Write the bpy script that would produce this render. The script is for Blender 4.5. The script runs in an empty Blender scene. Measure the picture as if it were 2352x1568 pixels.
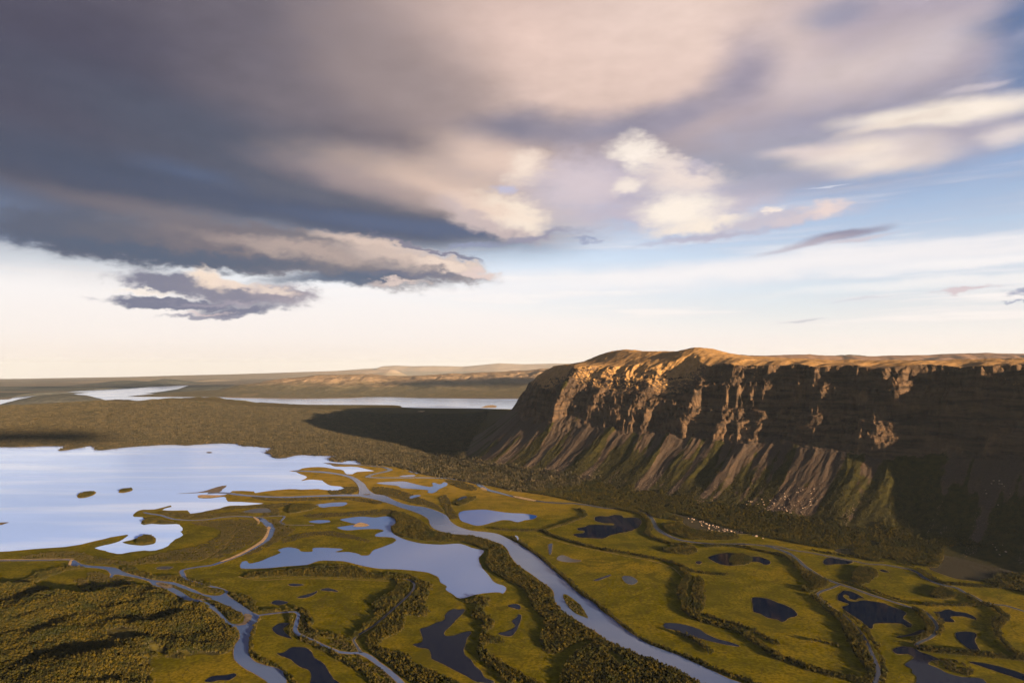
import bpy, math, random
import numpy as np
from mathutils import Vector

random.seed(7)
RNG = np.random.default_rng(11)
SC = bpy.context.scene
COL = SC.collection

# ------------------------------------------------------------------ camera
CAM_Z = 680.0
PITCH = math.radians(2.11)
FPX = 2500 * 24 / 36.0                    # focal length in photograph pixels
cam_data = bpy.data.cameras.new("camera")
cam_data.lens = 24; cam_data.sensor_width = 36
cam_data.clip_start = 1; cam_data.clip_end = 200000
cam = bpy.data.objects.new("camera", cam_data)
COL.objects.link(cam)
cam.location = (0, 0, CAM_Z)
cam.rotation_euler = (math.pi / 2 + PITCH, 0, 0)
SC.camera = cam

# ------------------------------------------------------------------ light
SUN_EL = math.radians(8.2)
SUN_AZ = math.radians(138.6)              # clockwise from +Y (the view direction)
EXPOSURE = 2.55
GAIN = 2 ** EXPOSURE
sun_data = bpy.data.lights.new("sun", 'SUN')
sun_data.energy = 5.0
sun_data.angle = math.radians(0.5)
sun_data.color = (1.0, 0.72, 0.42)
sun = bpy.data.objects.new("sun", sun_data)
COL.objects.link(sun)
to_sun = Vector((math.sin(SUN_AZ) * math.cos(SUN_EL), math.cos(SUN_AZ) * math.cos(SUN_EL), math.sin(SUN_EL)))
sun.rotation_euler = to_sun.to_track_quat('Z', 'Y').to_euler()
sun.location = (0, 0, 3000)

vs = SC.view_settings
vs.view_transform = 'Standard'; vs.look = 'None'; vs.gamma = 1.0; vs.exposure = EXPOSURE
vs.use_curve_mapping = False
SC.cycles.use_denoising = True
SC.cycles.use_adaptive_sampling = True
SC.cycles.adaptive_threshold = 0.01
SC.cycles.adaptive_min_samples = 24
SC.cycles.max_bounces = 5
SC.cycles.diffuse_bounces = 2
SC.cycles.glossy_bounces = 2
SC.cycles.transparent_max_bounces = 4
SC.cycles.volume_bounces = 0


def lin(r, g, b):
    f = lambda c: (c / 255 / 12.92) if c / 255 <= 0.04045 else ((c / 255 + 0.055) / 1.055) ** 2.4
    return (f(r), f(g), f(b))


class NT:
    """small helper round a node tree"""
    def __init__(self, tree):
        self.t = tree; self.n = tree.nodes; self.l = tree.links

    def new(self, kind, **kw):
        nd = self.n.new(kind)
        for k, v in kw.items():
            setattr(nd, k, v)
        return nd

    def put(self, sock, v):
        if isinstance(v, bpy.types.NodeSocket):
            self.l.new(v, sock)
        elif v is not None:
            if hasattr(sock.default_value, '__len__') and isinstance(v, (tuple, list)) and len(sock.default_value) == 4 and len(v) == 3:
                v = (*v, 1)
            sock.default_value = v

    def math(self, op, a, b=None, c=None, clamp=False):
        nd = self.new('ShaderNodeMath', operation=op, use_clamp=clamp)
        for i, v in enumerate((a, b, c)):
            if v is not None: self.put(nd.inputs[i], v)
        return nd.outputs[0]

    def vmath(self, op, a, b=None, scale=None):
        nd = self.new('ShaderNodeVectorMath', operation=op)
        self.put(nd.inputs[0], a)
        if b is not None: self.put(nd.inputs[1], b)
        if scale is not None: self.put(nd.inputs['Scale'], scale)
        return nd.outputs['Value'] if op in ('LENGTH', 'DOT_PRODUCT') else nd.outputs['Vector']

    def mix(self, fac, a, b, blend='MIX'):
        nd = self.new('ShaderNodeMix', data_type='RGBA', blend_type=blend)
        self.put(nd.inputs[0], fac); self.put(nd.inputs[6], a); self.put(nd.inputs[7], b)
        return nd.outputs[2]

    def step(self, v, lo, hi, a=0.0, b=1.0, smooth=True):
        nd = self.new('ShaderNodeMapRange', interpolation_type='SMOOTHSTEP' if smooth else 'LINEAR')
        self.put(nd.inputs[0], v); self.put(nd.inputs[1], lo); self.put(nd.inputs[2], hi)
        self.put(nd.inputs[3], a); self.put(nd.inputs[4], b)
        return nd.outputs[0]

    def noise(self, vec, scale, detail=4, rough=0.55, out='Fac', dim='3D', distort=0.0):
        nd = self.new('ShaderNodeTexNoise', noise_dimensions=dim)
        if vec is not None: self.put(nd.inputs['Vector'], vec)
        nd.inputs['Scale'].default_value = scale
        nd.inputs['Detail'].default_value = detail
        nd.inputs['Roughness'].default_value = rough
        nd.inputs['Distortion'].default_value = distort
        return nd.outputs[out]

    def mapping(self, vec, loc=(0, 0, 0), rot=0.0, scale=(1, 1, 1), kind='POINT'):
        nd = self.new('ShaderNodeMapping', vector_type=kind)
        self.put(nd.inputs['Vector'], vec)
        nd.inputs['Location'].default_value = loc
        nd.inputs['Rotation'].default_value = (0, 0, rot)
        nd.inputs['Scale'].default_value = scale
        return nd.outputs[0]


# ------------------------------------------------------------------ sky: Nishita air with a cloud deck by direction (azimuth, elevation)
SKY_U = 10.0                               # sky units per radian


def sky_dir(x, y):
    """azimuth and elevation (in sky units) of a point of the 2352 px wide view"""
    f = 2352 * 24 / 36.0
    dx, dz = (x - 1176) / f, (784 - y) / f
    c, s = math.cos(PITCH), math.sin(PITCH)
    wy, wz = c - dz * s, s + dz * c
    return (math.atan2(dx, wy) * SKY_U, math.atan2(wz, math.hypot(dx, wy)) * SKY_U)


def build_world():
    world = bpy.data.worlds.new("World")
    SC.world = world
    world.use_nodes = True
    T = NT(world.node_tree)
    T.n.clear()
    out = T.new('ShaderNodeOutputWorld')
    bg = T.new('ShaderNodeBackground')
    T.l.new(bg.outputs[0], out.inputs[0])
    air = T.new('ShaderNodeTexSky', sky_type='NISHITA')
    air.sun_disc = False
    air.sun_elevation = SUN_EL
    air.sun_rotation = SUN_AZ
    air.altitude = 500
    air.air_density = 1.0; air.dust_density = 0.15; air.ozone_density = 3.0
    STRENGTH = 0.05
    k = 1.0 / (GAIN * STRENGTH)              # display-linear colour -> background colour

    def c(r, g, b):
        q = lin(r, g, b)
        return (q[0] * k, q[1] * k, q[2] * k)

    tc = T.new('ShaderNodeTexCoord')
    sep = T.new('ShaderNodeSeparateXYZ')
    T.l.new(tc.outputs['Generated'], sep.inputs[0])
    X, Y, Z = sep.outputs
    az = T.math('MULTIPLY', T.math('ARCTAN2', X, Y), SKY_U)
    el = T.math('MULTIPLY', T.math('ARCSINE', T.math('MINIMUM', T.math('MAXIMUM', Z, -1.0), 1.0)), SKY_U)
    comb = T.new('ShaderNodeCombineXYZ')
    T.l.new(az, comb.inputs[0]); T.l.new(el, comb.inputs[1])
    P = comb.outputs[0]

    # domain warps (isotropic in direction space but stretched along the horizon)
    flat = T.mapping(P, scale=(0.55, 1.3, 1))
    w1 = T.vmath('SUBTRACT', T.noise(flat, 0.55, 2, 0.5, 'Color'), (0.5, 0.5, 0.5))
    w2 = T.vmath('SUBTRACT', T.noise(flat, 2.2, 4, 0.6, 'Color'), (0.5, 0.5, 0.5))
    Psoft = T.vmath('ADD', P, T.vmath('MULTIPLY', w1, (0.75, 0.36, 0)))
    Psoft = T.vmath('ADD', Psoft, T.vmath('MULTIPLY', w2, (0.42, 0.20, 0)))
    Pedge = T.vmath('ADD', P, T.vmath('MULTIPLY', w1, (0.45, 0.22, 0)))
    Pedge = T.vmath('ADD', Pedge, T.vmath('MULTIPLY', w2, (0.75, 0.34, 0)))
    w3 = T.vmath('SUBTRACT', T.noise(T.mapping(P, scale=(0.7, 1.2, 1)), 7.0, 4, 0.6, 'Color'), (0.5, 0.5, 0.5))
    Pedge = T.vmath('ADD', Pedge, T.vmath('MULTIPLY', w3, (0.34, 0.22, 0)))

    # thin high veil: white towards the horizon, streaked higher up
    veil_col = T.new('ShaderNodeValToRGB')
    T.l.new(T.step(el, 0.0, 6.0, smooth=False), veil_col.inputs[0])
    cr = veil_col.color_ramp
    stops = [(0.0, (250, 233, 218)), (0.07, (251, 241, 234)), (0.2, (251, 248, 248)), (0.33, (242, 244, 249)), (0.5, (228, 232, 242)), (1.0, (205, 205, 215))]
    cr.elements[0].position, cr.elements[0].color = stops[0][0], (*c(*stops[0][1]), 1)
    cr.elements[1].position, cr.elements[1].color = stops[-1][0], (*c(*stops[-1][1]), 1)
    for p, q in stops[1:-1]:
        e = cr.elements.new(p); e.color = (*c(*q), 1)
    streak = T.noise(T.mapping(P, rot=0.07, scale=(0.16, 2.4, 1)), 1.5, 5, 0.6)
    veil = T.step(el, 0.6, 2.7, 1.0, 0.0)
    side = T.math('ADD', T.step(az, -3.0, 4.5, 1.1, 0.62), T.step(el, 0.9, 0.3, 0.0, 0.3))
    veil = T.math('MULTIPLY', veil, side)
    veil = T.math('ADD', veil, T.math('MULTIPLY', T.step(streak, 0.48, 0.68, 0, 0.42), T.step(el, 0.6, 4.2, 1, 0)), clamp=True)
    cirrus = T.step(streak, 0.3, 0.7, 0.44, 0.66)          # thin even cirrus greys the blue
    col = T.mix(cirrus, air.outputs[0], c(166, 162, 186))
    col = T.mix(veil, col, veil_col.outputs[0])

    fine = T.noise(flat, 3.4, 8, 0.62)
    mid = T.noise(flat, 0.8, 5, 0.55)

    def blob(x, y, rx, ry, colour, alpha=1.0, rot=0.0, soft=0.5, coords=None, rough=0.0):
        nonlocal col
        ax, ey = sky_dir(x, y)
        # (the colour so far enters with a vanishing weight only so that the layers are evaluated one after the other)
        at_ = T.new('ShaderNodeVectorMath', operation='MULTIPLY_ADD')
        T.put(at_.inputs[0], col); at_.inputs[1].default_value = (1e-8, 1e-8, 1e-8); T.put(at_.inputs[2], coords or Psoft)
        sx = (sky_dir(x + 20, y)[0] - sky_dir(x - 20, y)[0]) / 40; sy = (sky_dir(x, y - 20)[1] - sky_dir(x, y + 20)[1]) / 40
        m = T.mapping(at_.outputs[0], (ax, ey, 0), math.radians(rot), (rx * sx, ry * sy, 1), 'TEXTURE')
        d = T.vmath('LENGTH', m)
        if rough:
            d = T.math('ADD', d, T.math('MULTIPLY', T.math('SUBTRACT', fine, 0.5), rough))
        f = T.step(d, 1.0 + soft * 0.6, max(0.0, 1.0 - soft), 0.0, alpha)
        col = T.mix(f, col, c(*colour))

    # --- general cover far out of frame: broken cloud all round, as the deck in view goes on overhead
    cover = T.math('MULTIPLY', T.step(el, 5.0, 8.5), T.step(mid, 0.30, 0.55))
    col = T.mix(T.math('MULTIPLY', cover, 0.92), col, c(108, 103, 116))

    # --- white streak band low on the right
    blob(1850, 612, 1000, 32, (250, 244, 243), 0.8, 2.3, 0.8, Psoft, 0.5)
    blob(2250, 600, 420, 12, (254, 248, 246), 0.7, 2.5, 0.8, Psoft, 0.6)
    blob(2250, 642, 500, 12, (254, 248, 244), 0.6, 2.0, 0.8, Psoft, 0.6)
    blob(1500, 640, 420, 16, (250, 246, 246), 0.5, 3.0, 0.9, Psoft, 0.6)
    blob(1900, 785, 420, 14, (252, 240, 232), 0.45, 1.0, 0.9, Pedge, 0.6)

    # --- the great deck: soft pink-grey body
    blob(1500, 110, 800, 300, (190, 172, 176), 0.92, 0, 0.6)
    blob(2010, 150, 360, 190, (178, 166, 178), 0.92, 4, 0.7)
    blob(1950, 320, 430, 110, (166, 162, 178), 0.92, 6, 0.7)
    blob(1680, 390, 240, 66, (160, 162, 180), 0.8, 4, 0.9)
    blob(1350, 340, 200, 70, (150, 152, 172), 0.8, 0, 0.9)
    blob(640, 60, 1150, 500, (118, 111, 121), 1.0, -4, 0.4)
    blob(100, 300, 860, 300, (95, 97, 112), 1.0, -3, 0.5)
    blob(700, 440, 620, 120, (106, 108, 122), 1.0, -8, 0.5)
    # blue air showing through on the upper right
    blob(2340, 40, 150, 46, (84, 112, 156), 0.85, 8, 0.95, Psoft, 0.6)
    blob(1930, 22, 90, 34, (116, 130, 164), 0.7, 0, 0.95, Psoft, 0.6)
    blob(2360, 170, 90, 120, (100, 128, 170), 0.75, 0, 0.95, Psoft, 0.6)
    # lit undersides, from pink to cream
    blob(1230, 110, 410, 240, (231, 202, 190), 0.95, -12, 0.95, Psoft, 0.25)
    blob(1560, 60, 300, 190, (240, 214, 202), 0.9, 0, 0.95, Psoft, 0.3)
    blob(1350, 205, 360, 90, (229, 202, 190), 0.8, 4, 1.0, Psoft, 0.3)
    blob(1000, 250, 280, 110, (172, 154, 152), 0.75, -20, 1.0, Psoft, 0.3)
    blob(950, 170, 230, 160, (142, 129, 131), 0.6, -20, 1.0)
    blob(640, 230, 300, 90, (130, 120, 126), 0.6, -12, 1.0)
    blob(1960, 150, 250, 66, (216, 199, 197), 0.85, 6, 0.95, Psoft, 0.5)
    blob(2150, 110, 130, 50, (210, 197, 201), 0.7, 14, 0.95, Psoft, 0.5)
    blob(1790, 120, 120, 70, (212, 194, 192), 0.7, 20, 0.95, Psoft, 0.4)
    # slate blue shadows in the deck
    blob(1190, 296, 130, 44, (126, 126, 146), 0.85, 4, 0.95, Psoft, 0.4)
    blob(1400, 290, 190, 36, (142, 141, 162), 0.85, 8, 0.95, Psoft, 0.4)
    blob(1710, 170, 90, 90, (150, 144, 164), 0.8, 40, 0.95, Psoft, 0.4)
    blob(1560, 262, 170, 44, (150, 146, 166), 0.75, 18, 1.0, Psoft, 0.4)
    blob(1960, 262, 150, 24, (160, 156, 176), 0.7, 4, 0.95, Psoft, 0.5)
    blob(120, 120, 480, 330, (84, 82, 99), 0.9, 0, 0.9)
    blob(520, 320, 480, 80, (88, 93, 110), 0.85, -10, 0.95, Psoft, 0.3)
    blob(250, 390, 400, 64, (80, 88, 108), 0.85, -4, 0.95, Psoft, 0.3)
    blob(430, 400, 120, 26, (94, 108, 138), 0.6, -10, 1.0)
    blob(1050, 445, 320, 52, (226, 198, 182), 0.92, -12, 0.9, Psoft, 0.4)
    blob(820, 420, 220, 34, (170, 152, 152), 0.65, -12, 1.0, Psoft, 0.4)
    blob(1130, 375, 150, 52, (234, 207, 192), 0.9, -6, 0.9, Psoft, 0.5)
    blob(700, 495, 500, 34, (86, 94, 116), 0.95, -5, 0.8, Psoft, 0.3)
    blob(960, 522, 330, 20, (96, 107, 134), 0.9, -3, 0.8, Psoft, 0.3)
    blob(330, 492, 280, 26, (128, 121, 128), 0.75, -6, 1.0, Psoft, 0.4)
    # left rim of the deck, torn lower edge
    blob(-40, 470, 260, 62, (102, 110, 132), 1.0, -6, 0.5, Psoft, 0.3)
    blob(30, 512, 150, 46, (112, 124, 150), 0.95, -10, 0.5, Pedge, 0.4)
    blob(200, 545, 260, 50, (98, 104, 122), 1.0, -6, 0.35, Pedge, 0.4)
    blob(460, 572, 300, 42, (106, 108, 122), 1.0, -4, 0.3, Pedge, 0.4)
    blob(640, 575, 330, 50, (124, 118, 126), 1.0, -6, 0.35, Pedge, 0.35)
    blob(800, 602, 240, 50, (128, 124, 132), 1.0, -8, 0.3, Pedge, 0.35)
    blob(960, 610, 180, 26, (150, 143, 148), 1.0, -9, 0.3, Pedge, 0.35)
    blob(330, 580, 260, 16, (90, 102, 124), 0.85, -4, 0.8, Pedge, 0.3)
    blob(560, 600, 180, 14, (96, 106, 126), 0.85, -3, 0.8, Pedge, 0.3)
    blob(860, 562, 150, 15, (226, 202, 188), 0.9, -6, 0.8, Pedge, 0.4)
    blob(700, 580, 230, 18, (190, 170, 162), 0.85, -5, 0.9, Pedge, 0.3)
    blob(930, 592, 150, 18, (216, 194, 182), 0.9, -8, 0.8, Pedge, 0.3)
    blob(1030, 612, 100, 12, (242, 220, 205), 0.9, -12, 0.7, Pedge, 0.4)
    blob(960, 568, 110, 6, (130, 128, 148), 0.85, -14, 0.7, Pedge, 0.4)
    blob(1050, 596, 60, 5, (126, 126, 148), 0.8, -16, 0.7, Pedge, 0.4)
    blob(800, 642, 190, 17, (98, 110, 132), 0.92, 2, 0.7, Pedge, 0.3)
    blob(960, 632, 120, 9, (120, 122, 140), 0.85, 2, 0.8, Pedge, 0.3)
    blob(1100, 632, 46, 9, (232, 210, 203), 0.9, -6, 0.6, Pedge, 0.4)
    blob(920, 650, 70, 6, (236, 214, 204), 0.8, 4, 0.7, Pedge, 0.4)
    # the small low cloud under it
    blob(400, 692, 170, 15, (126, 128, 148), 1.0, 2, 0.4, Pedge, 0.6)
    blob(560, 708, 110, 13, (128, 130, 150), 1.0, 4, 0.45, Pedge, 0.6)
    blob(400, 645, 125, 28, (132, 132, 150), 1.0, -4, 0.4, Pedge, 0.6)
    blob(540, 668, 160, 26, (140, 138, 154), 1.0, -8, 0.4, Pedge, 0.6)
    blob(660, 674, 80, 20, (158, 150, 162), 1.0, -6, 0.5, Pedge, 0.7)
    blob(480, 634, 55, 22, (248, 226, 207), 0.95, -18, 0.6, Pedge, 0.6)
    blob(555, 650, 62, 12, (246, 224, 208), 0.92, -8, 0.6, Pedge, 0.6)
    blob(650, 668, 46, 10, (242, 222, 208), 0.85, -12, 0.7, Pedge, 0.6)
    blob(345, 668, 66, 6, (252, 240, 228), 0.85, 2, 0.7, Pedge, 0.5)
    blob(520, 690, 130, 5, (176, 166, 178), 0.6, 3, 0.8, Pedge, 0.5)
    blob(490, 722, 110, 6, (146, 144, 162), 0.9, 3, 0.7, Pedge, 0.5)
    blob(470, 712, 60, 4, (226, 206, 204), 0.7, 3, 0.7, Pedge, 0.5)
    # broken cumulus at the deck's right end
    blob(1130, 500, 150, 40, (206, 188, 186), 0.95, -16, 0.5, Pedge, 0.5)
    blob(1400, 420, 150, 78, (198, 188, 202), 0.85, -8, 0.7, Pedge, 1.0)
    blob(1570, 470, 160, 78, (204, 194, 202), 0.9, -8, 0.6, Pedge, 0.9)
    blob(1780, 505, 190, 22, (204, 195, 205), 0.85, 4, 0.8, Pedge, 0.8)
    blob(1320, 430, 120, 66, (218, 203, 208), 0.85, 0, 0.9, Pedge, 1.0)
    blob(1690, 455, 110, 34, (200, 190, 202), 0.75, 0, 0.9, Pedge, 0.9)
    blob(1420, 490, 110, 30, (196, 186, 200), 0.7, 0, 0.9, Pedge, 0.9)
    blob(1190, 492, 86, 36, (255, 239, 221), 0.97, -22, 0.7, Pedge, 0.6)
    blob(1120, 470, 110, 22, (236, 210, 194), 0.8, -16, 0.9, Pedge, 0.4)
    blob(1205, 385, 50, 40, (246, 226, 211), 0.9, -10, 0.8, Pedge, 0.6)
    blob(1170, 432, 26, 12, (196, 196, 222), 0.8, 0, 0.8, Pedge, 0.5)
    blob(1465, 352, 64, 40, (255, 242, 230), 0.95, -20, 0.7, Pedge, 0.9)
    blob(1530, 375, 60, 26, (240, 224, 216), 0.85, -10, 0.8, Pedge, 0.9)
    blob(1430, 428, 42, 20, (250, 236, 224), 0.9, 4, 0.8, Pedge, 0.8)
    blob(1575, 405, 96, 30, (244, 227, 218), 0.9, -4, 0.8, Pedge, 0.9)
    blob(1600, 385, 46, 14, (180, 174, 192), 0.7, -6, 0.9, Pedge, 0.7)
    blob(1480, 455, 70, 14, (178, 172, 192), 0.65, 0, 0.9, Pedge, 0.7)
    blob(1560, 480, 96, 46, (255, 242, 228), 0.97, -2, 0.7, Pedge, 0.8)
    blob(1600, 518, 100, 16, (253, 238, 222), 0.92, 6, 0.8, Pedge, 0.6)
    blob(1758, 492, 26, 10, (252, 236, 224), 0.9, 0, 0.7, Pedge, 0.8)
    blob(1890, 484, 58, 22, (238, 217, 211), 0.95, 0, 0.7, Pedge, 0.6)
    blob(1820, 508, 60, 10, (214, 202, 208), 0.8, 4, 0.8, Pedge, 0.6)
    blob(1620, 546, 160, 9, (184, 178, 196), 0.75, 4, 0.9, Pedge, 0.6)
    blob(1240, 545, 110, 10, (152, 150, 172), 0.85, 8, 0.8, Pedge, 0.5)
    blob(1080, 568, 70, 8, (150, 156, 182), 0.85, 4, 0.8, Pedge, 0.4)
    blob(1355, 552, 22, 6, (150, 156, 186), 0.7, -20, 0.8, Pedge, 0.6)
    # lens clouds on the right
    blob(2160, 305, 250, 58, (182, 174, 188), 0.9, 4, 0.8, Psoft, 0.3)
    blob(2165, 250, 250, 32, (252, 238, 224), 0.97, -2, 0.6, Psoft, 0.4)
    blob(2060, 275, 130, 12, (240, 224, 212), 0.8, 8, 0.8, Psoft, 0.4)
    blob(2320, 296, 70, 24, (232, 219, 215), 0.85, 0, 0.8, Psoft, 0.4)
    blob(2000, 355, 180, 46, (250, 233, 219), 0.97, 0, 0.65, Psoft, 0.3)
    blob(1850, 345, 110, 18, (230, 212, 206), 0.8, -6, 0.9, Psoft, 0.4)
    blob(2100, 335, 90, 34, (200, 188, 194), 0.6, 0, 0.95, Psoft, 0.4)
    blob(1800, 415, 180, 26, (168, 168, 187), 0.8, 8, 0.9, Psoft, 0.3)
    blob(2240, 190, 70, 8, (212, 202, 208), 0.7, 2, 0.8, Psoft, 0.4)
    # dark lens, and small bars low on the right
    blob(1930, 545, 110, 12, (152, 148, 168), 0.95, 9, 0.6, Psoft, 0.3)
    blob(1850, 568, 110, 8, (182, 172, 184), 0.8, 9, 0.9, Psoft, 0.3)
    blob(1960, 556, 80, 5, (214, 196, 198), 0.6, 9, 0.9, Psoft, 0.3)
    blob(1890, 430, 60, 2.2, (222, 224, 236), 0.7, 3, 0.8)
    blob(2215, 666, 62, 7, (218, 200, 204), 0.9, 5, 0.7, Pedge, 0.5)
    blob(2330, 670, 50, 9, (148, 154, 182), 0.9, 6, 0.7, Pedge, 0.5)
    blob(2330, 697, 50, 3, (160, 166, 190), 0.8, 3, 0.8, Pedge, 0.3)
    blob(1845, 731, 56, 2.5, (205, 200, 206), 0.8, 2, 0.8)
    blob(1975, 690, 70, 2.5, (216, 212, 220), 0.7, 3, 0.8)

    # soft internal structure, strongest in the deck
    tex = T.math('ADD', T.math('MULTIPLY', T.math('SUBTRACT', fine, 0.5), 0.34), T.math('MULTIPLY', T.math('SUBTRACT', mid, 0.5), 0.24))
    tex = T.math('MULTIPLY', tex, T.step(el, 1.6, 3.2))
    tex = T.math('ADD', tex, 1.0)
    col = T.vmath('SCALE', col, scale=tex)
    T.l.new(col, bg.inputs[0])
    bg.inputs[1].default_value = STRENGTH
    world.cycles.sampling_method = 'MANUAL'
    world.cycles.sample_map_resolution = 512


build_world()

# ------------------------------------------------------------------ tracing helpers: photograph pixel -> point on the valley floor
CROPS = {'A': (0, 850, 2.8), 'B': (560, 850, 2.8), 'C': (1100, 820, 3.2667), 'D': (1780, 820, 2.703),
         'E': (0, 1240, 3.36), 'F': (600, 1240, 3.36), 'G': (1200, 1240, 3.36), 'H': (1800, 1240, 3.36),
         'I': (850, 1400, 5.8725), 'J': (2000, 1400, 5.8725), 'S': (0, 0, 1.0)}


def ray(px, py):
    dx, dz = (px - 1250) / FPX, (833.5 - py) / FPX
    c, s = math.cos(PITCH), math.sin(PITCH)
    return dx, c - dz * s, s + dz * c


def at(px, py, z=0.0):
    dx, dy, dz = ray(px, py)
    k = (z - CAM_Z) / dz
    return (dx * k, dy * k)


def at_depth(px, py, depth):
    dx, dy, dz = ray(px, py)
    k = depth / dy
    return (dx * k, CAM_Z + dz * k)


def project(x, y, z):
    """world -> photograph pixels (numpy arrays)"""
    c, s = math.cos(PITCH), math.sin(PITCH)
    zz = z - CAM_Z
    f = y * c + zz * s
    u = -y * s + zz * c
    return 1250 + FPX * x / f, 833.5 - FPX * u / f, f


def trace(text):
    """'E:x,y x,y | F:x,y ...' in crop coordinates -> world points"""
    pts = []
    for chunk in text.split('|'):
        key, body = chunk.strip().split(':')
        ox, oy, s = CROPS[key]
        for w in body.split():
            x, y = w.split(',')
            pts.append(at(ox + float(x) / s, oy + float(y) / s))
    return np.array(pts)


def smooth_line(p, n=4, closed=False):
    m = len(p)
    out = []
    rng = range(m if closed else m - 1)
    for i in rng:
        if closed:
            a, b, c, d = p[(i - 1) % m], p[i], p[(i + 1) % m], p[(i + 2) % m]
        else:
            a, b, c, d = p[max(i - 1, 0)], p[i], p[i + 1], p[min(i + 2, m - 1)]
        # centripetal-ish: limit the tangents so that uneven spacing does not overshoot
        lb = np.linalg.norm(c - b) + 1e-6
        t1 = (c - a); t1 = t1 / (np.linalg.norm(t1) + 1e-6) * lb
        t2 = (d - b); t2 = t2 / (np.linalg.norm(t2) + 1e-6) * lb
        for k in range(n):
            t = k / n
            h00 = 2 * t**3 - 3 * t**2 + 1; h10 = t**3 - 2 * t**2 + t
            h01 = -2 * t**3 + 3 * t**2; h11 = t**3 - t**2
            out.append(h00 * b + h10 * t1 * 0.8 + h01 * c + h11 * t2 * 0.8)
    if not closed: out.append(p[-1])
    return np.array(out)


def ribbon(p, width, n=4, taper=False):
    q = smooth_line(p, n)
    d = np.gradient(q, axis=0)
    d /= np.linalg.norm(d, axis=1)[:, None] + 1e-9
    nrm = np.stack([-d[:, 1], d[:, 0]], 1)
    w = np.broadcast_to(np.asarray(np.interp(np.linspace(0, 1, len(q)), np.linspace(0, 1, len(np.atleast_1d(width))), np.atleast_1d(width))), (len(q),)) * 0.5
    w = w * (1 + 0.25 * perlin(q[:, 0] / 70, q[:, 1] / 70, 5))
    return np.concatenate([q + nrm * w[:, None], (q - nrm * w[:, None])[::-1]])


# ------------------------------------------------------------------ numpy gradient noise
def perlin(x, y, seed=0):
    x = np.asarray(x, float); y = np.asarray(y, float)
    xi = np.floor(x).astype(np.int64); yi = np.floor(y).astype(np.int64)
    xf, yf = x - xi, y - yi
    u = xf**3 * (xf * (xf * 6 - 15) + 10); v = yf**3 * (yf * (yf * 6 - 15) + 10)

    def g(ix, iy, fx, fy):
        h = (ix * 374761393 + iy * 668265263 + seed * 974634757) & 0xffffffff
        h = ((h ^ (h >> 13)) * 1274126177) & 0xffffffff
        h = h ^ (h >> 16)
        a = (h & 0xffff) / 65536.0 * 2 * math.pi
        return np.cos(a) * fx + np.sin(a) * fy
    n00 = g(xi, yi, xf, yf); n10 = g(xi + 1, yi, xf - 1, yf)
    n01 = g(xi, yi + 1, xf, yf - 1); n11 = g(xi + 1, yi + 1, xf - 1, yf - 1)
    a = n00 + u * (n10 - n00); b = n01 + u * (n11 - n01)
    return (a + v * (b - a)) * 1.5


def fbm(x, y, octaves=4, seed=0, gain=0.5, ridged=False):
    tot = 0; amp = 1.0; norm = 0
    for o in range(octaves):
        n = perlin(x * 2**o + 17.3 * o, y * 2**o - 9.1 * o, seed + o)
        if ridged: n = 1 - 2 * np.abs(n)
        tot = tot + amp * n; norm += amp; amp *= gain
    return tot / norm


def sstep(v, a, b):
    t = np.clip((v - a) / (b - a), 0, 1)
    return t * t * (3 - 2 * t)


def inside(pts, poly):
    x, y = pts[:, 0], pts[:, 1]
    res = np.zeros(len(pts), bool)
    lo, hi = poly.min(0), poly.max(0)
    idx = np.nonzero((x >= lo[0]) & (x <= hi[0]) & (y >= lo[1]) & (y <= hi[1]))[0]
    if len(idx) == 0: return res
    xx, yy = x[idx], y[idx]
    r = np.zeros(len(idx), bool)
    for i in range(len(poly)):
        x1, y1 = poly[i]; x2, y2 = poly[i - 1]
        if y1 == y2: continue
        r ^= ((y1 > yy) != (y2 > yy)) & (xx < (x2 - x1) * (yy - y1) / (y2 - y1) + x1)
    res[idx] = r
    return res


# ------------------------------------------------------------------ object helpers
def tag(o, label=None, cat=None, group=None, kind=None):
    if label: o['label'] = label
    if cat: o['category'] = cat
    if group: o['group'] = group
    if kind: o['kind'] = kind
    return o


def mesh_obj(name, verts, faces, mat, parent=None, smooth=False):
    me = bpy.data.meshes.new(name)
    me.from_pydata([tuple(v) for v in verts], [], faces)
    me.materials.append(mat)
    if smooth: me.polygons.foreach_set('use_smooth', [True] * len(me.polygons))
    me.update()
    o = bpy.data.objects.new(name, me)
    COL.objects.link(o)
    if parent is not None: o.parent = parent
    return o


def grid_obj(name, X, Y, Z, mat, attrs=None, smooth=True):
    """X, Y, Z: (rows, cols) arrays -> one mesh sheet"""
    r, c = Z.shape
    co = np.stack([X, Y, Z], -1).reshape(-1, 3).astype(np.float32)
    i = np.arange(r * c).reshape(r, c)
    q = np.stack([i[:-1, :-1], i[:-1, 1:], i[1:, 1:], i[1:, :-1]], -1).reshape(-1, 4).astype(np.int32)
    me = bpy.data.meshes.new(name)
    me.vertices.add(len(co)); me.vertices.foreach_set('co', co.ravel())
    me.loops.add(q.size); me.loops.foreach_set('vertex_index', q.ravel())
    me.polygons.add(len(q)); me.polygons.foreach_set('loop_start', np.arange(0, q.size, 4, dtype=np.int32))
    me.polygons.foreach_set('use_smooth', np.full(len(q), smooth))
    me.update(calc_edges=True); me.validate()
    for k, v in (attrs or {}).items():
        a = me.attributes.new(k, 'FLOAT', 'POINT')
        a.data.foreach_set('value', v.ravel().astype(np.float32))
    me.materials.append(mat)
    o = bpy.data.objects.new(name, me)
    COL.objects.link(o)
    return o


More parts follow.
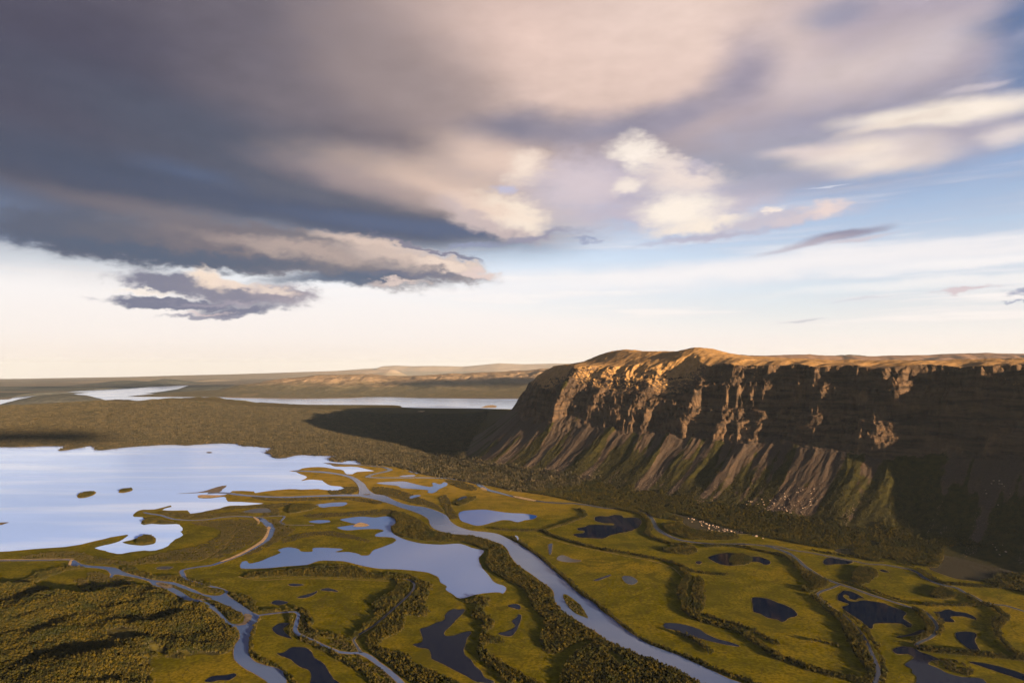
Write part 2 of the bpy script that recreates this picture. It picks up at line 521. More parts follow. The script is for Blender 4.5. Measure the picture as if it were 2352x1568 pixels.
def sheet(name, poly, z, mat, jitter=0.0, thick=0.0):
    p = poly
    # drop repeated points
    keep = [0]
    for i in range(1, len(p)):
        if np.linalg.norm(p[i] - p[keep[-1]]) > 0.05: keep.append(i)
    p = p[keep]
    if jitter:
        d = np.hypot(p[:, 0], p[:, 1])
        p = p + np.stack([perlin(p[:, 0] / 23, p[:, 1] / 23, 3), perlin(p[:, 0] / 23, p[:, 1] / 23, 8)], 1) * (jitter * d / 1500)[:, None]
    me_v = [(x, y, z) for x, y in p]
    o = mesh_obj(name, me_v, [list(range(len(p)))], mat)
    if o.data.polygons[0].normal.z < 0:
        o.data.flip_normals()
    return o


# ------------------------------------------------------------------ materials
AL = 0.72                                    # common scale of the ground and leaf albedos


def material(name):
    m = bpy.data.materials.new(name)
    m.use_nodes = True
    T = NT(m.node_tree)
    b = T.n['Principled BSDF']
    return m, T, b


def attr(T, name):
    return T.new('ShaderNodeAttribute', attribute_name=name).outputs['Fac']


def mat_meadow():
    m, T, b = material("sedge_meadow")
    P = T.new('ShaderNodeNewGeometry').outputs['Position']
    big = T.noise(P, 1 / 420, 4, 0.55)
    mid = T.noise(P, 1 / 70, 5, 0.6)
    fin = T.noise(P, 1 / 9, 4, 0.65)
    psep = T.new('ShaderNodeSeparateXYZ'); T.l.new(P, psep.inputs[0])
    streak = T.noise(T.mapping(P, rot=0.7, scale=(1 / 240, 1 / 45, 1)), 1.0, 5, 0.6)
    col = T.mix(T.step(mid, 0.3, 0.7), (0.082, 0.075, 0.005), (0.170, 0.132, 0.009))
    col = T.mix(T.math('MULTIPLY', T.step(streak, 0.45, 0.7), 0.6), col, (0.070, 0.068, 0.005))
    col = T.mix(T.math('MULTIPLY', T.step(big, 0.5, 0.68), 0.65), col, (0.255, 0.172, 0.013))
    col = T.mix(T.math('MULTIPLY', T.step(T.noise(P, 1 / 28, 6, 0.68), 0.6, 0.72), 0.55), col, (0.050, 0.038, 0.006))
    col = T.mix(T.math('MULTIPLY', T.step(fin, 0.38, 0.62), 0.6), col, (0.042, 0.036, 0.004))
    wet = T.noise(P, 1 / 170, 6, 0.7, distort=1.2)
    col = T.mix(T.math('MULTIPLY', T.step(wet, 0.52, 0.62), 0.75), col, (0.060, 0.055, 0.006))
    trail = T.math('ABSOLUTE', T.math('SUBTRACT', T.noise(P, 1 / 130, 3, 0.5, distort=0.6), 0.5))
    col = T.mix(T.step(trail, 0.012, 0.004, 0.0, 0.5), col, (0.055, 0.042, 0.010))
    col = T.mix(T.math('MULTIPLY', T.step(T.noise(P, 1 / 40, 5, 0.7), 0.62, 0.72), 0.6), col, (0.235, 0.165, 0.030))
    # ripe golden sedge on the outer delta, moor and forest far beyond the lakes lightened in place of haze
    outer = T.math('MULTIPLY', T.step(psep.outputs[1], 2900, 4000), T.step(mid, 0.3, 0.6, 0.3, 0.8))
    col = T.mix(outer, col, (0.300, 0.185, 0.028))
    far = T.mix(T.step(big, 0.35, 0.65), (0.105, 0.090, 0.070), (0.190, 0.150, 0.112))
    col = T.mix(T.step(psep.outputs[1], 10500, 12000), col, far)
    T.put(b.inputs['Base Color'], T.vmath('SCALE', col, scale=AL))
    b.inputs['Roughness'].default_value = 1.0
    b.inputs['Specular IOR Level'].default_value = 0.0
    bump = T.new('ShaderNodeBump')
    bump.inputs['Strength'].default_value = 1.0
    bump.inputs['Distance'].default_value = 0.8
    T.put(bump.inputs['Height'], T.math('ADD', T.noise(P, 1 / 5, 4, 0.7), T.math('MULTIPLY', mid, 2.0)))
    T.l.new(bump.outputs[0], b.inputs['Normal'])
    return m


def mat_forest_floor():
    m, T, b = material("forest_floor")
    P = T.new('ShaderNodeNewGeometry').outputs['Position']
    n1 = T.noise(P, 1 / 500, 5, 0.6); n2 = T.noise(P, 1 / 16, 3, 0.7); n3 = T.noise(P, 1 / 90, 4, 0.6)
    col = T.mix(T.step(n2, 0.35, 0.65), (0.034, 0.029, 0.014), (0.115, 0.086, 0.045))
    col = T.mix(T.math('MULTIPLY', T.step(n1, 0.4, 0.7), 0.5), col, (0.070, 0.058, 0.014))
    col = T.mix(T.math('MULTIPLY', T.step(n3, 0.66, 0.76), 0.7), col, (0.16, 0.115, 0.03))
    T.put(b.inputs['Base Color'], T.vmath('SCALE', col, scale=AL))
    b.inputs['Roughness'].default_value = 1.0
    b.inputs['Specular IOR Level'].default_value = 0.0
    bump = T.new('ShaderNodeBump')
    bump.inputs['Strength'].default_value = 1.0
    bump.inputs['Distance'].default_value = 6.0
    T.put(bump.inputs['Height'], n2)
    T.l.new(bump.outputs[0], b.inputs['Normal'])
    return m


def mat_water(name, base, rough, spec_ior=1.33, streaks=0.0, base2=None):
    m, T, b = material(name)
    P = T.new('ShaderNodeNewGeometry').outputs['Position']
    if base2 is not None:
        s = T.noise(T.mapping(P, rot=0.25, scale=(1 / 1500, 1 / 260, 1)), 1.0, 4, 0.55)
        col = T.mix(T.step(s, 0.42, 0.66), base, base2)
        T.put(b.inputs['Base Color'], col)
    else:
        b.inputs['Base Color'].default_value = (*base, 1)
    if streaks:
        s = T.noise(T.mapping(P, rot=0.2, scale=(1 / 900, 1 / 130, 1)), 1.0, 5, 0.6)
        T.put(b.inputs['Roughness'], T.step(s, 0.35, 0.7, rough, rough + streaks))
    else:
        b.inputs['Roughness'].default_value = rough
    b.inputs['IOR'].default_value = spec_ior
    bump = T.new('ShaderNodeBump')
    bump.inputs['Strength'].default_value = 0.06
    bump.inputs['Distance'].default_value = 0.4
    T.put(bump.inputs['Height'], T.noise(P, 1 / 6, 3, 0.6))
    T.l.new(bump.outputs[0], b.inputs['Normal'])
    return m


def mat_plain(name, c1, c2, size, rough=0.95):
    m, T, b = material(name)
    P = T.new('ShaderNodeNewGeometry').outputs['Position']
    T.put(b.inputs['Base Color'], T.mix(T.step(T.noise(P, 1 / size, 5, 0.6), 0.35, 0.65), [v * AL for v in c1], [v * AL for v in c2]))
    b.inputs['Roughness'].default_value = rough
    b.inputs['Specular IOR Level'].default_value = 0.1
    return m


def mat_leaf(name, c1, c2, c3):
    """leaf mass: hue varies from plant to plant (instance random) and from clump to clump"""
    m, T, b = material(name)
    r = T.new('ShaderNodeObjectInfo').outputs['Random']
    P = T.new('ShaderNodeNewGeometry').outputs['Position']
    n = T.noise(P, 1 / 60, 3, 0.6)
    col = T.mix(r, c1, c2)
    col = T.mix(T.step(n, 0.45, 0.7), col, c3)
    col = T.mix(T.math('MULTIPLY', T.step(T.noise(P, 1 / 1.3, 2, 0.6), 0.4, 0.7), 0.4), col, (c1[0] * 0.6, c1[1] * 0.6, c1[2] * 0.6))
    T.put(b.inputs['Base Color'], T.vmath('SCALE', col, scale=AL))
    b.inputs['Roughness'].default_value = 0.9
    b.inputs['Specular IOR Level'].default_value = 0.1
    return m


def mat_mountain():
    m, T, b = material("mountain_rock")
    geo = T.new('ShaderNodeNewGeometry')
    P, N = geo.outputs['Position'], geo.outputs['True Normal']
    sep = T.new('ShaderNodeSeparateXYZ'); T.l.new(P, sep.inputs[0])
    veg, scree, heath, cliff = attr(T, 'veg'), attr(T, 'scree'), attr(T, 'heath'), attr(T, 'cliff')
    n_s = T.noise(P, 1 / 22, 6, 0.65); n_m = T.noise(P, 1 / 90, 5, 0.6); n_f = T.noise(P, 1 / 5, 5, 0.7)
    # strata: nearly level bands
    strata = T.noise(T.mapping(T.vmath('ADD', P, T.vmath('SCALE', T.noise(P, 1 / 80, 4, 0.6, 'Color'), scale=30.0)), scale=(1 / 200, 1 / 200, 1 / 22)), 1.0, 5, 0.6)
    rock = T.mix(T.step(strata, 0.35, 0.65), (0.036, 0.025, 0.019), (0.098, 0.060, 0.036))
    rock = T.mix(T.math('MULTIPLY', T.step(n_m, 0.5, 0.72), 0.8), rock, (0.150, 0.088, 0.046))
    rock = T.mix(T.math('MULTIPLY', T.step(n_s, 0.55, 0.75), 0.6), rock, (0.045, 0.034, 0.028))
    # scree: violet grey to tan stones
    sc_col = T.mix(T.step(n_f, 0.3, 0.7), (0.036, 0.025, 0.019), (0.070, 0.047, 0.034))
    sc_col = T.mix(T.math('MULTIPLY', T.step(n_m, 0.45, 0.7), 0.5), sc_col, (0.056, 0.037, 0.024))
    # grass and dwarf birch on the talus
    vg = T.mix(T.step(n_s, 0.35, 0.65), (0.014, 0.014, 0.003), (0.036, 0.030, 0.005))
    vg = T.mix(T.math('MULTIPLY', T.step(n_f, 0.5, 0.7), 0.5), vg, (0.058, 0.040, 0.008))
    # golden heath on the plateau
    ht = T.mix(T.step(n_s, 0.35, 0.68), (0.330, 0.185, 0.070), (0.190, 0.108, 0.042))
    ht = T.mix(T.math('MULTIPLY', T.step(n_f, 0.55, 0.72), 0.55), ht, (0.085, 0.055, 0.030))
    ht = T.mix(T.math('MULTIPLY', T.step(n_m, 0.55, 0.75), 0.5), ht, (0.400, 0.235, 0.095))
    col = T.mix(scree, rock, sc_col)
    col = T.mix(T.step(T.math('ADD', veg, T.math('MULTIPLY', T.math('SUBTRACT', n_s, 0.5), 0.7)), 0.35, 0.6), col, vg)
    col = T.mix(T.step(T.math('ADD', heath, T.math('MULTIPLY', T.math('SUBTRACT', n_s, 0.5), 0.5)), 0.35, 0.65), col, ht)
    T.put(b.inputs['Base Color'], T.vmath('SCALE', col, scale=AL))
    b.inputs['Roughness'].default_value = 0.95
    b.inputs['Specular IOR Level'].default_value = 0.1
    b1 = T.new('ShaderNodeBump')
    b1.inputs['Distance'].default_value = 7.0
    T.put(b1.inputs['Strength'], T.math('ADD', T.math('MULTIPLY', cliff, 0.6), 0.35))
    h = T.math('ADD', T.math('MULTIPLY', n_s, 1.2), T.math('MULTIPLY', n_f, 0.55))
    h = T.math('ADD', h, T.math('MULTIPLY', T.math('MULTIPLY', strata, cliff), 0.8))
    T.put(b1.inputs['Height'], h)
    T.l.new(b1.outputs[0], b.inputs['Normal'])
    return m


def mat_hill(name, low, high, top_z, rockiness=0.4):
    m, T, b = material(name)
    P = T.new('ShaderNodeNewGeometry').outputs['Position']
    sep = T.new('ShaderNodeSeparateXYZ'); T.l.new(P, sep.inputs[0])
    n1 = T.noise(P, 1 / 900, 6, 0.62); n2 = T.noise(P, 1 / 120, 5, 0.65)
    zz = T.math('ADD', sep.outputs[2], T.math('MULTIPLY', T.math('SUBTRACT', n1, 0.5), top_z * 0.9))
    col = T.mix(T.step(n2, 0.3, 0.7), low, (low[0] * 1.6, low[1] * 1.5, low[2] * 1.3))
    col = T.mix(T.math('MULTIPLY', T.step(zz, top_z * 0.45, top_z * 0.95), T.step(n2, 0.3, 0.6, 0.4, 1.0)), col, high)
    col = T.mix(T.math('MULTIPLY', T.step(n1, 0.6, 0.72), rockiness), col, (0.26, 0.18, 0.11))
    T.put(b.inputs['Base Color'], T.vmath('SCALE', col, scale=AL))
    b.inputs['Roughness'].default_value = 1.0
    b.inputs['Specular IOR Level'].default_value = 0.0
    bump = T.new('ShaderNodeBump')
    bump.inputs['Strength'].default_value = 0.8; bump.inputs['Distance'].default_value = 30.0
    T.put(bump.inputs['Height'], n2)
    T.l.new(bump.outputs[0], b.inputs['Normal'])
    return m


M_MEADOW = mat_meadow()
M_FLOOR = mat_forest_floor()
M_KNOLL = mat_plain('wood_floor', (0.016, 0.014, 0.003), (0.045, 0.036, 0.006), 25)
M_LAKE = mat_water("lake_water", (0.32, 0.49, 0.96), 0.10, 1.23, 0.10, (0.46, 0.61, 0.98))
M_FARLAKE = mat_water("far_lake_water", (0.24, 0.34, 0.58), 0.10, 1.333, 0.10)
M_RIVER = mat_water("silty_river_water", (0.042, 0.072, 0.170), 0.06, 1.25, 0.0, (0.066, 0.096, 0.190))
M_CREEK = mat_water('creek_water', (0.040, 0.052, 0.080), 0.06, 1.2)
M_SILT = mat_water("silty_pond_water", (0.036, 0.031, 0.022), 0.10, 1.2)
M_POND = mat_water("clear_pond_water", (0.002, 0.005, 0.018), 0.03, 1.11)
M_BLUE = mat_water('deep_blue_water', (0.012, 0.060, 0.260), 0.03, 1.2)
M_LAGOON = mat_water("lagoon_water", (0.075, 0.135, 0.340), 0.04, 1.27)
M_SAND = mat_plain("sand", (0.30, 0.19, 0.09), (0.42, 0.28, 0.15), 20)
M_MUD = mat_plain("mud", (0.10, 0.075, 0.055), (0.17, 0.125, 0.09), 30)
M_BIRCH = mat_leaf("birch_leaves", (0.013, 0.015, 0.002), (0.074, 0.052, 0.004), (0.018, 0.020, 0.003))
M_WILLOW = mat_leaf("willow_leaves", (0.028, 0.024, 0.007), (0.064, 0.047, 0.014), (0.021, 0.020, 0.006))
M_SPRUCE = mat_leaf("conifer_needles", (0.022, 0.020, 0.011), (0.090, 0.067, 0.034), (0.022, 0.021, 0.012))
M_BARK = mat_plain("birch_bark", (0.11, 0.095, 0.08), (0.20, 0.18, 0.155), 1.0)
M_BOULDER = mat_plain("boulder_stone", (0.20, 0.14, 0.105), (0.34, 0.25, 0.195), 6)
M_MOUNTAIN = mat_mountain()

# ------------------------------------------------------------------ valley floor
gx = np.concatenate([np.linspace(-90000, -9000, 40), np.linspace(-8000, 8000, 65), np.linspace(9000, 90000, 40)])
gy = np.concatenate([np.linspace(-15000, -600, 12), np.linspace(-300, 9000, 40), np.linspace(10000, 90000, 70)])
GX, GY = np.meshgrid(gx, gy)
CURVE = 3.0e6
GZ = -np.maximum(np.hypot(GX, GY) - 25000, 0) ** 2 / (2 * CURVE)      # the earth's curve beyond the far lake
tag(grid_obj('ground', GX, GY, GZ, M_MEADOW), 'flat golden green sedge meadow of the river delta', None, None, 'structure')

# ------------------------------------------------------------------ the cliff mountain on the right
O_ = np.array([-73.0, 4388.0]); A_ = np.array([0.69, -0.7238]); N_ = np.array([0.7238, 0.69])


def smin(a, b, r):
    h = np.clip(0.5 + 0.5 * (b - a) / r, 0, 1)
    return b + (a - b) * h - r * h * (1 - h)


def ramp(q, w, p=1.0):
    return np.clip(q / w, 0, 1) ** p


def soft_ramp(q, w):
    return sstep(q, 0, w)


def mountain_fields(x, y):
    s = (x - O_[0]) * A_[0] + (y - O_[1]) * A_[1]
    t = (x - O_[0]) * N_[0] + (y - O_[1]) * N_[1]
    e = (x + 372) * 1.02 + (y - 4900) * 0.0
    wx = 40 * fbm(x / 260, y / 260, 3, 21); wy = 40 * fbm(x / 260, y / 260, 3, 22)
    ss = s + wx
    # plan shape: long bays and spurs of the wall, and the shoulder outside the frame on the right
    bay = 30 * perlin(ss / 760, 0 * ss + 3.3, 31) + 26 * perlin(ss / 310, t / 1500, 32)
    bay -= 200 * np.exp(-((s - 3080) / 330) ** 2) + 120 * sstep(s, 3300, 4200)
    s2 = s + 26 * fbm(x / 120, y / 120, 3, 23)
    spur = 0.0
    # spurs of the wall: steep towards the sun (greater s), long and shaded behind
    for c_, amp, wl, wr in ((110, 105, 170, 70), (390, 40, 90, 40), (800, 95, 190, 60), (1090, 62, 120, 45), (1320, 52, 110, 45), (1520, 30, 60, 30), (1810, 50, 150, 60), (2165, 120, 240, 85), (2520, 40, 120, 60)):
        q_ = s2 - c_
        spur = spur + amp * np.exp(-np.abs(q_ / np.where(q_ < 0, wl, wr)) ** 1.5)
    D = smin(t - bay * 0.9, e, 260)
    on_wall = sstep(t, 120, 420)
    spur = spur * on_wall * (0.75 + 0.5 * perlin(x / 140, y / 140, 24))
    # buttresses: ridged across the wall
    but = fbm(ss / 190, t / 900, 4, 41, 0.55, True)
    but2 = fbm(ss / 75 + 0.4 * wy / 40, t / 420, 4, 51, 0.55, True)
    rough = fbm(x / 48, y / 48, 5, 61, 0.6)
    gent = sstep(s, 1250, 800) * sstep(e, 440, 660)   # the far shoulder is less steep than the near wall
    wu = 104 + 270 * gent
    lift = 26 * perlin(s / 420, 0 * s + 7.7, 27)       # the foot of the wall wanders up and down

    qn = s2 - 90
    up_spur = 120 * np.exp(-np.abs(qn / np.where(qn < 0, 150, 430)) ** 1.6) * on_wall

    wa = 330 - 70 * sstep(s, 600, 1200) - 110 * sstep(s, 2000, 2600)

    def profile(off_l, off_u):
        Dt = D + 10 * but2 + 14 * but + 0.35 * spur
        Dl = D + spur + off_l
        Du = D + 0.9 * spur + up_spur + off_u
        apron = 40 * ramp(D + wa, wa, 1.7)
        q = np.clip(Dt / 455, 0, 1)
        talus = 278 * (0.55 * q + 0.45 * q ** 2.0)
        cliff1 = 66 * ramp(Dl - 478 - lift, 46) + 50 * ramp(Dl - 536 - lift, 36)
        ledge = 50 * ramp(D - 440, 190)
        cliff2 = (126 - 10 * gent) * ramp(Du - 592 + 90 * gent, wu * 0.54) + 80 * ramp(Du - 592 + 90 * gent - wu * (0.62 - 0.1 * gent), wu * 0.42)
        plat = 22 * ramp(D - 670 - 100 * gent, 260, 0.8)
        return apron + talus + cliff1 + ledge + cliff2 + plat, Dt, Dl, Du
    o_l = 30 * but + 10 * but2
    o_u = 32 * fbm(ss / 230, t / 1200, 4, 71, 0.55, True) + 12 * fbm(ss / 80, t / 420, 4, 72, 0.55, True)
    z0, Dt, Dl, Du = profile(o_l, o_u)
    # crags: broken relief in the plane of the wall (along it, and up it)
    sk = ss + 0.35 * z0
    crag = (20 + 34 * sstep(perlin(ss / 330, z0 / 260, 117), -0.4, 0.5)) * fbm(sk / 150, z0 / 95, 4, 111, 0.55, True) + 20 * fbm((ss - 0.3 * z0) / 52, z0 / 34, 4, 113, 0.6, True) + 11 * fbm(ss / 22, z0 / 11, 3, 115, 0.6) + 8 * rough
    z, Dt, Dl, Du = profile(o_l + crag, o_u + crag)
    # gullies and stones on the talus, broken rock on the wall
    on_t = sstep(D, -60, 60) * sstep(Dl, 500, 430)
    on_c = sstep(Dl - lift, 455, 490) * sstep(Du, 592 + wu * 1.2 - 330 * gent, 592 + wu * 0.85 - 300 * gent)
    chute = fbm(ss / 60, t / 2600, 3, 81, 0.6, True) * 1.8 + fbm(ss / 21, t / 900, 2, 83, 0.6) * 1.2 + fbm(x / 34, y / 34, 4, 84, 0.6) * 2.0
    fans = fbm(ss / 300, t / 4000, 2, 85, 0.5, True) * 26
    z = z + on_t * (chute + fans * sstep(D, 0, 250))
    # worn strata on the walls
    step_h = 24.0
    zq = (z + 9 * wx / 40 + 6 * rough) / step_h
    z = z + 0.22 * on_c * step_h * (np.floor(zq) + sstep(zq % 1.0, 0.4, 1.0) - zq)
    # plateau: rolling heath with two summits
    on_p = sstep(D, 600, 800)
    z = z + on_p * (20 * fbm(x / 330, y / 330, 5, 95) + 4.5 * fbm(x / 60, y / 60, 4, 97, 0.6))

    def dome(cx, cy, h, r1, r2, rot=0.0):
        dx, dy = x - cx, y - cy
        c, sn = math.cos(rot), math.sin(rot)
        u, v = dx * c + dy * sn, -dx * sn + dy * c
        return h * np.exp(-((u / r1) ** 2 + (v / r2) ** 2) ** 0.85)
    z = z + on_p * (dome(840, 5080, 105, 190, 420, 0.5) + dome(1175, 4420, 84, 210, 330, 0.4) + dome(1560, 4500, 30, 500, 420))
    z = z + sstep(D, 560, 660) * sstep(D, 900, 720) * 24 * fbm(s / 190, t / 700, 3, 99)      # uneven rim
    # fades to the valley floor outside
    z = np.where(D < -wa, -4.0, z - 1.5)
    return s, t, D, Dt, z, on_t, on_c, on_p, but, chute, fans, gent


def axis(parts):
    return np.unique(np.concatenate([np.arange(a, b, st) for a, b, st in parts]))


def warp_s(v):
    return v + 150 * perlin(v / 520, 0 * v + 1.5, 107)


s_ax = axis([(-1500, -700, 14), (-700, 3050, 4.6), (3050, 4300, 11), (4300, 6200, 40)])
t_ax = axis([(-700, -60, 12), (-60, 230, 5), (230, 800, 2.7), (800, 1500, 8), (1500, 4200, 55)])
TT, SS = np.meshgrid(t_ax, s_ax, indexing='ij')
MX = O_[0] + SS * A_[0] + TT * N_[0]
MY = O_[1] + SS * A_[1] + TT * N_[1]
f = mountain_fields(MX, MY)
m_s, m_t, m_D, m_Dt, MZ, on_t, on_c, on_p, m_but, m_ch, m_fan, m_gent = f
slope = np.hypot(np.gradient(MZ, axis=0) / np.gradient(TT, axis=0), np.gradient(MZ, axis=1) / np.gradient(SS, axis=1))
stripe = fbm(warp_s(m_s) / 170, m_t / 3000, 3, 101, 0.55)
stripe2 = fbm(m_s / 34, m_t / 900, 3, 103, 0.6)
scree = np.clip(sstep(stripe + 0.14 * stripe2 + 0.16 * fbm(MX / 70, MY / 70, 4, 105) - 0.12 + 0.30 * sstep(m_D, 150, 380) + 0.12 * sstep(m_s, 900, 300) + 0.12 * sstep(m_s, 1300, 1600) * sstep(m_s, 2100, 1900), -0.2, 0.2), 0, 1) * sstep(m_D, -40, 30) * sstep(m_D, 560, 500)
veg = np.clip((1 - on_c) * sstep(m_D, 560, 480) * (1 - scree) * 0.95 + 0.35 * on_c * sstep(slope, 1.2, 0.6) * sstep(MZ, 480, 330), 0, 1)
scree = np.clip(scree, 0, 1) * (1 - on_c)
heath = np.clip(on_p + 0.9 * sstep(m_D, 560, 640) * sstep(slope, 1.25, 0.75) + 1.0 * m_gent * sstep(m_D, 490, 570) * sstep(slope, 1.7, 1.0), 0, 1)
o = grid_obj('mountain', MX, MY, MZ, M_MOUNTAIN, {'veg': veg, 'scree': scree, 'heath': heath, 'cliff': on_c})
tag(o, 'brown cliff mountain with talus slopes and golden plateau above the delta', None, None, 'structure')


def land_height(x, y):
    return np.maximum(mountain_fields(x, y)[4], 0.0)


# ------------------------------------------------------------------ hills: a skyline at its distance, real depth before and behind it
def hill(label, skyline, depth, front, back, mat, seed, rough=0.10, nx=260, ny=110, sharp=1.3, bump=1.0):
    pts = []
    for w in skyline.split('|'):
        key, body = w.strip().split(':')
        ox, oy, s = CROPS[key]
        for q in body.split():
            a, b = q.split(',')
            pts.append(at_depth(ox + float(a) / s, oy + float(b) / s, depth))
    pts = np.array(sorted(pts))
    x = np.linspace(pts[0, 0], pts[-1, 0], nx)
    v = np.linspace(-1, 1, ny)
    y = np.where(v < 0, depth + v * (depth - front), depth + v * (back - depth))
    X, Y = np.meshgrid(x, y)
    H = np.interp(X, pts[:, 0], pts[:, 1])
    V = np.abs(np.meshgrid(x, v)[1])
    U = (X - pts[0, 0]) / (pts[-1, 0] - pts[0, 0])
    prof = (1 - V ** sharp) ** 1.15 * sstep(U, 0, 0.03) * sstep(1 - U, 0, 0.03)
    n = fbm(X / (depth * 0.05), Y / (depth * 0.05), 5, seed, 0.55)
    n2 = fbm(X / (depth * 0.012), Y / (depth * 0.012), 4, seed + 9, 0.6)
    Z = H * prof * (1 + 0.35 * n * V * (1 - V) * 4 * bump) + rough * H.max() * (0.5 * n + 0.35 * n2) * prof * (0.35 + 0.65 * V) - 2.0 - 8.0 * (V > 0.995)
    Z = Z * 1.0 - np.maximum(np.hypot(X, Y) - 25000, 0) ** 2 / (2 * CURVE) * (1 - prof)
    HILLS.append((x, y, Z))
    return tag(grid_obj('hill', X, Y, Z, mat), label, None, None, 'structure')


HILLS = []
M_HF = mat_hill("far_moor_hazed", (0.150, 0.125, 0.100), (0.300, 0.225, 0.170), 380)  # far moor colour lightened, painting in haze the thin air lacks
M_HR = mat_hill("rocky_moor", (0.075, 0.064, 0.042), (0.230, 0.155, 0.098), 330, 0.55)
M_HP = mat_hill("heath_moor", (0.140, 0.085, 0.055), (0.180, 0.105, 0.070), 900, 0.3)
M_HD = mat_hill("wooded_hill", (0.048, 0.050, 0.050), (0.085, 0.080, 0.070), 500, 0.1)

hill('long brown wooded hill beyond the near lake', 'S:-700,1012 -400,1004 -150,998 0,990 60,987 180,982 230,977 290,976 330,978 380,977 400,972 470,972 530,977 580,984 640,990 720,993 800,996 900,1003 980,1012',
     10000, 6350, 12300, M_FLOOR, 200, 0.06, 420, 160, 1.5)
hill('small dark rounded hill at the left by the far lake', 'S:40,992 70,972 107,964 143,962 186,965 222,974 262,990', 11900, 10900, 12700, M_HD, 210, 0.05, 90, 50, 1.9)
hill('low dark shore ridge across the far lake at the left edge', 'A:-900,300 -500,300 -200,308 0,312 120,306 200,300 330,300', 16300, 14500, 18200, M_HD, 220, 0.06, 160, 50)
hill('middle dark shore ridge across the far lake', 'A:-100,262 60,268 180,276 300,268 500,262 650,262 780,270', 20600, 18900, 23500, M_HD, 225, 0.05, 160, 50)
hill('blue grey paired hills on the left horizon', 'A:560,252 680,238 760,225 850,218 950,228 1030,225 1120,208 1190,222 1240,242 1300,252', 26500, 24700, 29500, M_HD, 230, 0.03, 160, 50)
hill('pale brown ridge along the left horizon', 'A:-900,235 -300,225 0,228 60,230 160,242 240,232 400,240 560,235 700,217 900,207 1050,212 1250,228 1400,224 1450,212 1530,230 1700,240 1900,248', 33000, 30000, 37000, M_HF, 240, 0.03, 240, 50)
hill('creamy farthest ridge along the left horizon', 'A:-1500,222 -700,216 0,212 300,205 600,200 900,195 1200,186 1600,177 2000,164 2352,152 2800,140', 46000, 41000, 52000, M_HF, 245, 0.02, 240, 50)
hill('low wooded headland jutting into the far lake', 'A:1070,330 1100,312 1180,284 1300,267 1500,257 1650,262 1850,280 2000,300', 18600, 17100, 20800, M_HD, 248, 0.05, 160, 50)
hill('broad rocky hill across the far lake in the centre', 'A:1420,330 1500,285 1560,262 1700,251 1790,240 1850,225 1950,207 2068,196 | B:560,188 650,180 750,182 850,178 920,175 1080,190 1120,186 1200,190 1440,180 1520,170 1600,175 1700,165 1900,160 2050,150 2130,140 2400,132', 21000, 15150, 27000, M_HR, 250, 0.10, 420, 130, 1.35, 1.4)
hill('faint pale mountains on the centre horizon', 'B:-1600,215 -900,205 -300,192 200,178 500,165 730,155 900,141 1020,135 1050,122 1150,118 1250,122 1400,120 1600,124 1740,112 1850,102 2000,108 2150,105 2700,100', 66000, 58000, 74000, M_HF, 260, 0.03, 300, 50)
hill('pinkish heath upland behind the plateau on the right', 'D:-600,150 -300,140 0,129 60,124 140,128 250,127 450,123 600,128 690,130 870,131 1000,129 1100,128 1300,125 1550,113 1700,111 1946,115 2500,118', 15500, 9500, 22000, M_HP, 270, 0.02, 300, 70)
hill('small dark knoll on the right horizon', 'D:680,134 740,127 800,121 850,127 900,134', 20500, 19500, 21500, M_HD, 280, 0.01, 60, 30, 1.9)
hill('small dark knoll behind the two plateau summits', 'D:0,131 20,124 50,121 80,123 110,129', 19500, 18700, 20300, M_HD, 290, 0.01, 60, 30, 1.9)

# ------------------------------------------------------------------ water, sand and low islands (sheets, each a little above the one below)
WATER = []                                   # polygons that no tree may stand in
Z_FOREST, Z_LAKE, Z_POND, Z_RIVER, Z_BAR = 0.25, 0.55, 0.6, 0.85, 1.25


def water(name, label, poly, z, mat, block=True, jitter=0.0):
    o = sheet(name, poly, z, mat, jitter)
    if block: WATER.append(poly)
    return tag(o, label, None, None, 'structure')


M_REED = mat_plain("reed_margin", (0.075, 0.055, 0.010), (0.23, 0.165, 0.050), 14)
M_BANK = mat_plain("dry_bank", (0.090, 0.064, 0.020), (0.26, 0.175, 0.070), 18)


def margin(name, label, poly, z, mat, grow):
    if grow:
        d = np.roll(poly, -1, 0) - np.roll(poly, 1, 0)
        d /= np.linalg.norm(d, axis=1)[:, None] + 1e-6
        nrm = np.column_stack([d[:, 1], -d[:, 0]])
        area = np.sum(poly[:, 0] * np.roll(poly[:, 1], -1) - np.roll(poly[:, 0], -1) * poly[:, 1])
        if area < 0: nrm = -nrm
        dist = np.hypot(poly[:, 0], poly[:, 1]) / 1600
        w = grow * dist * (0.75 + 1.1 * fbm(poly[:, 0] / 26, poly[:, 1] / 26, 3, 47))
        poly = poly + nrm * np.clip(w, 0.2, None)[:, None]
    return tag(sheet(name, poly, z, mat), label, None, None, 'structure')


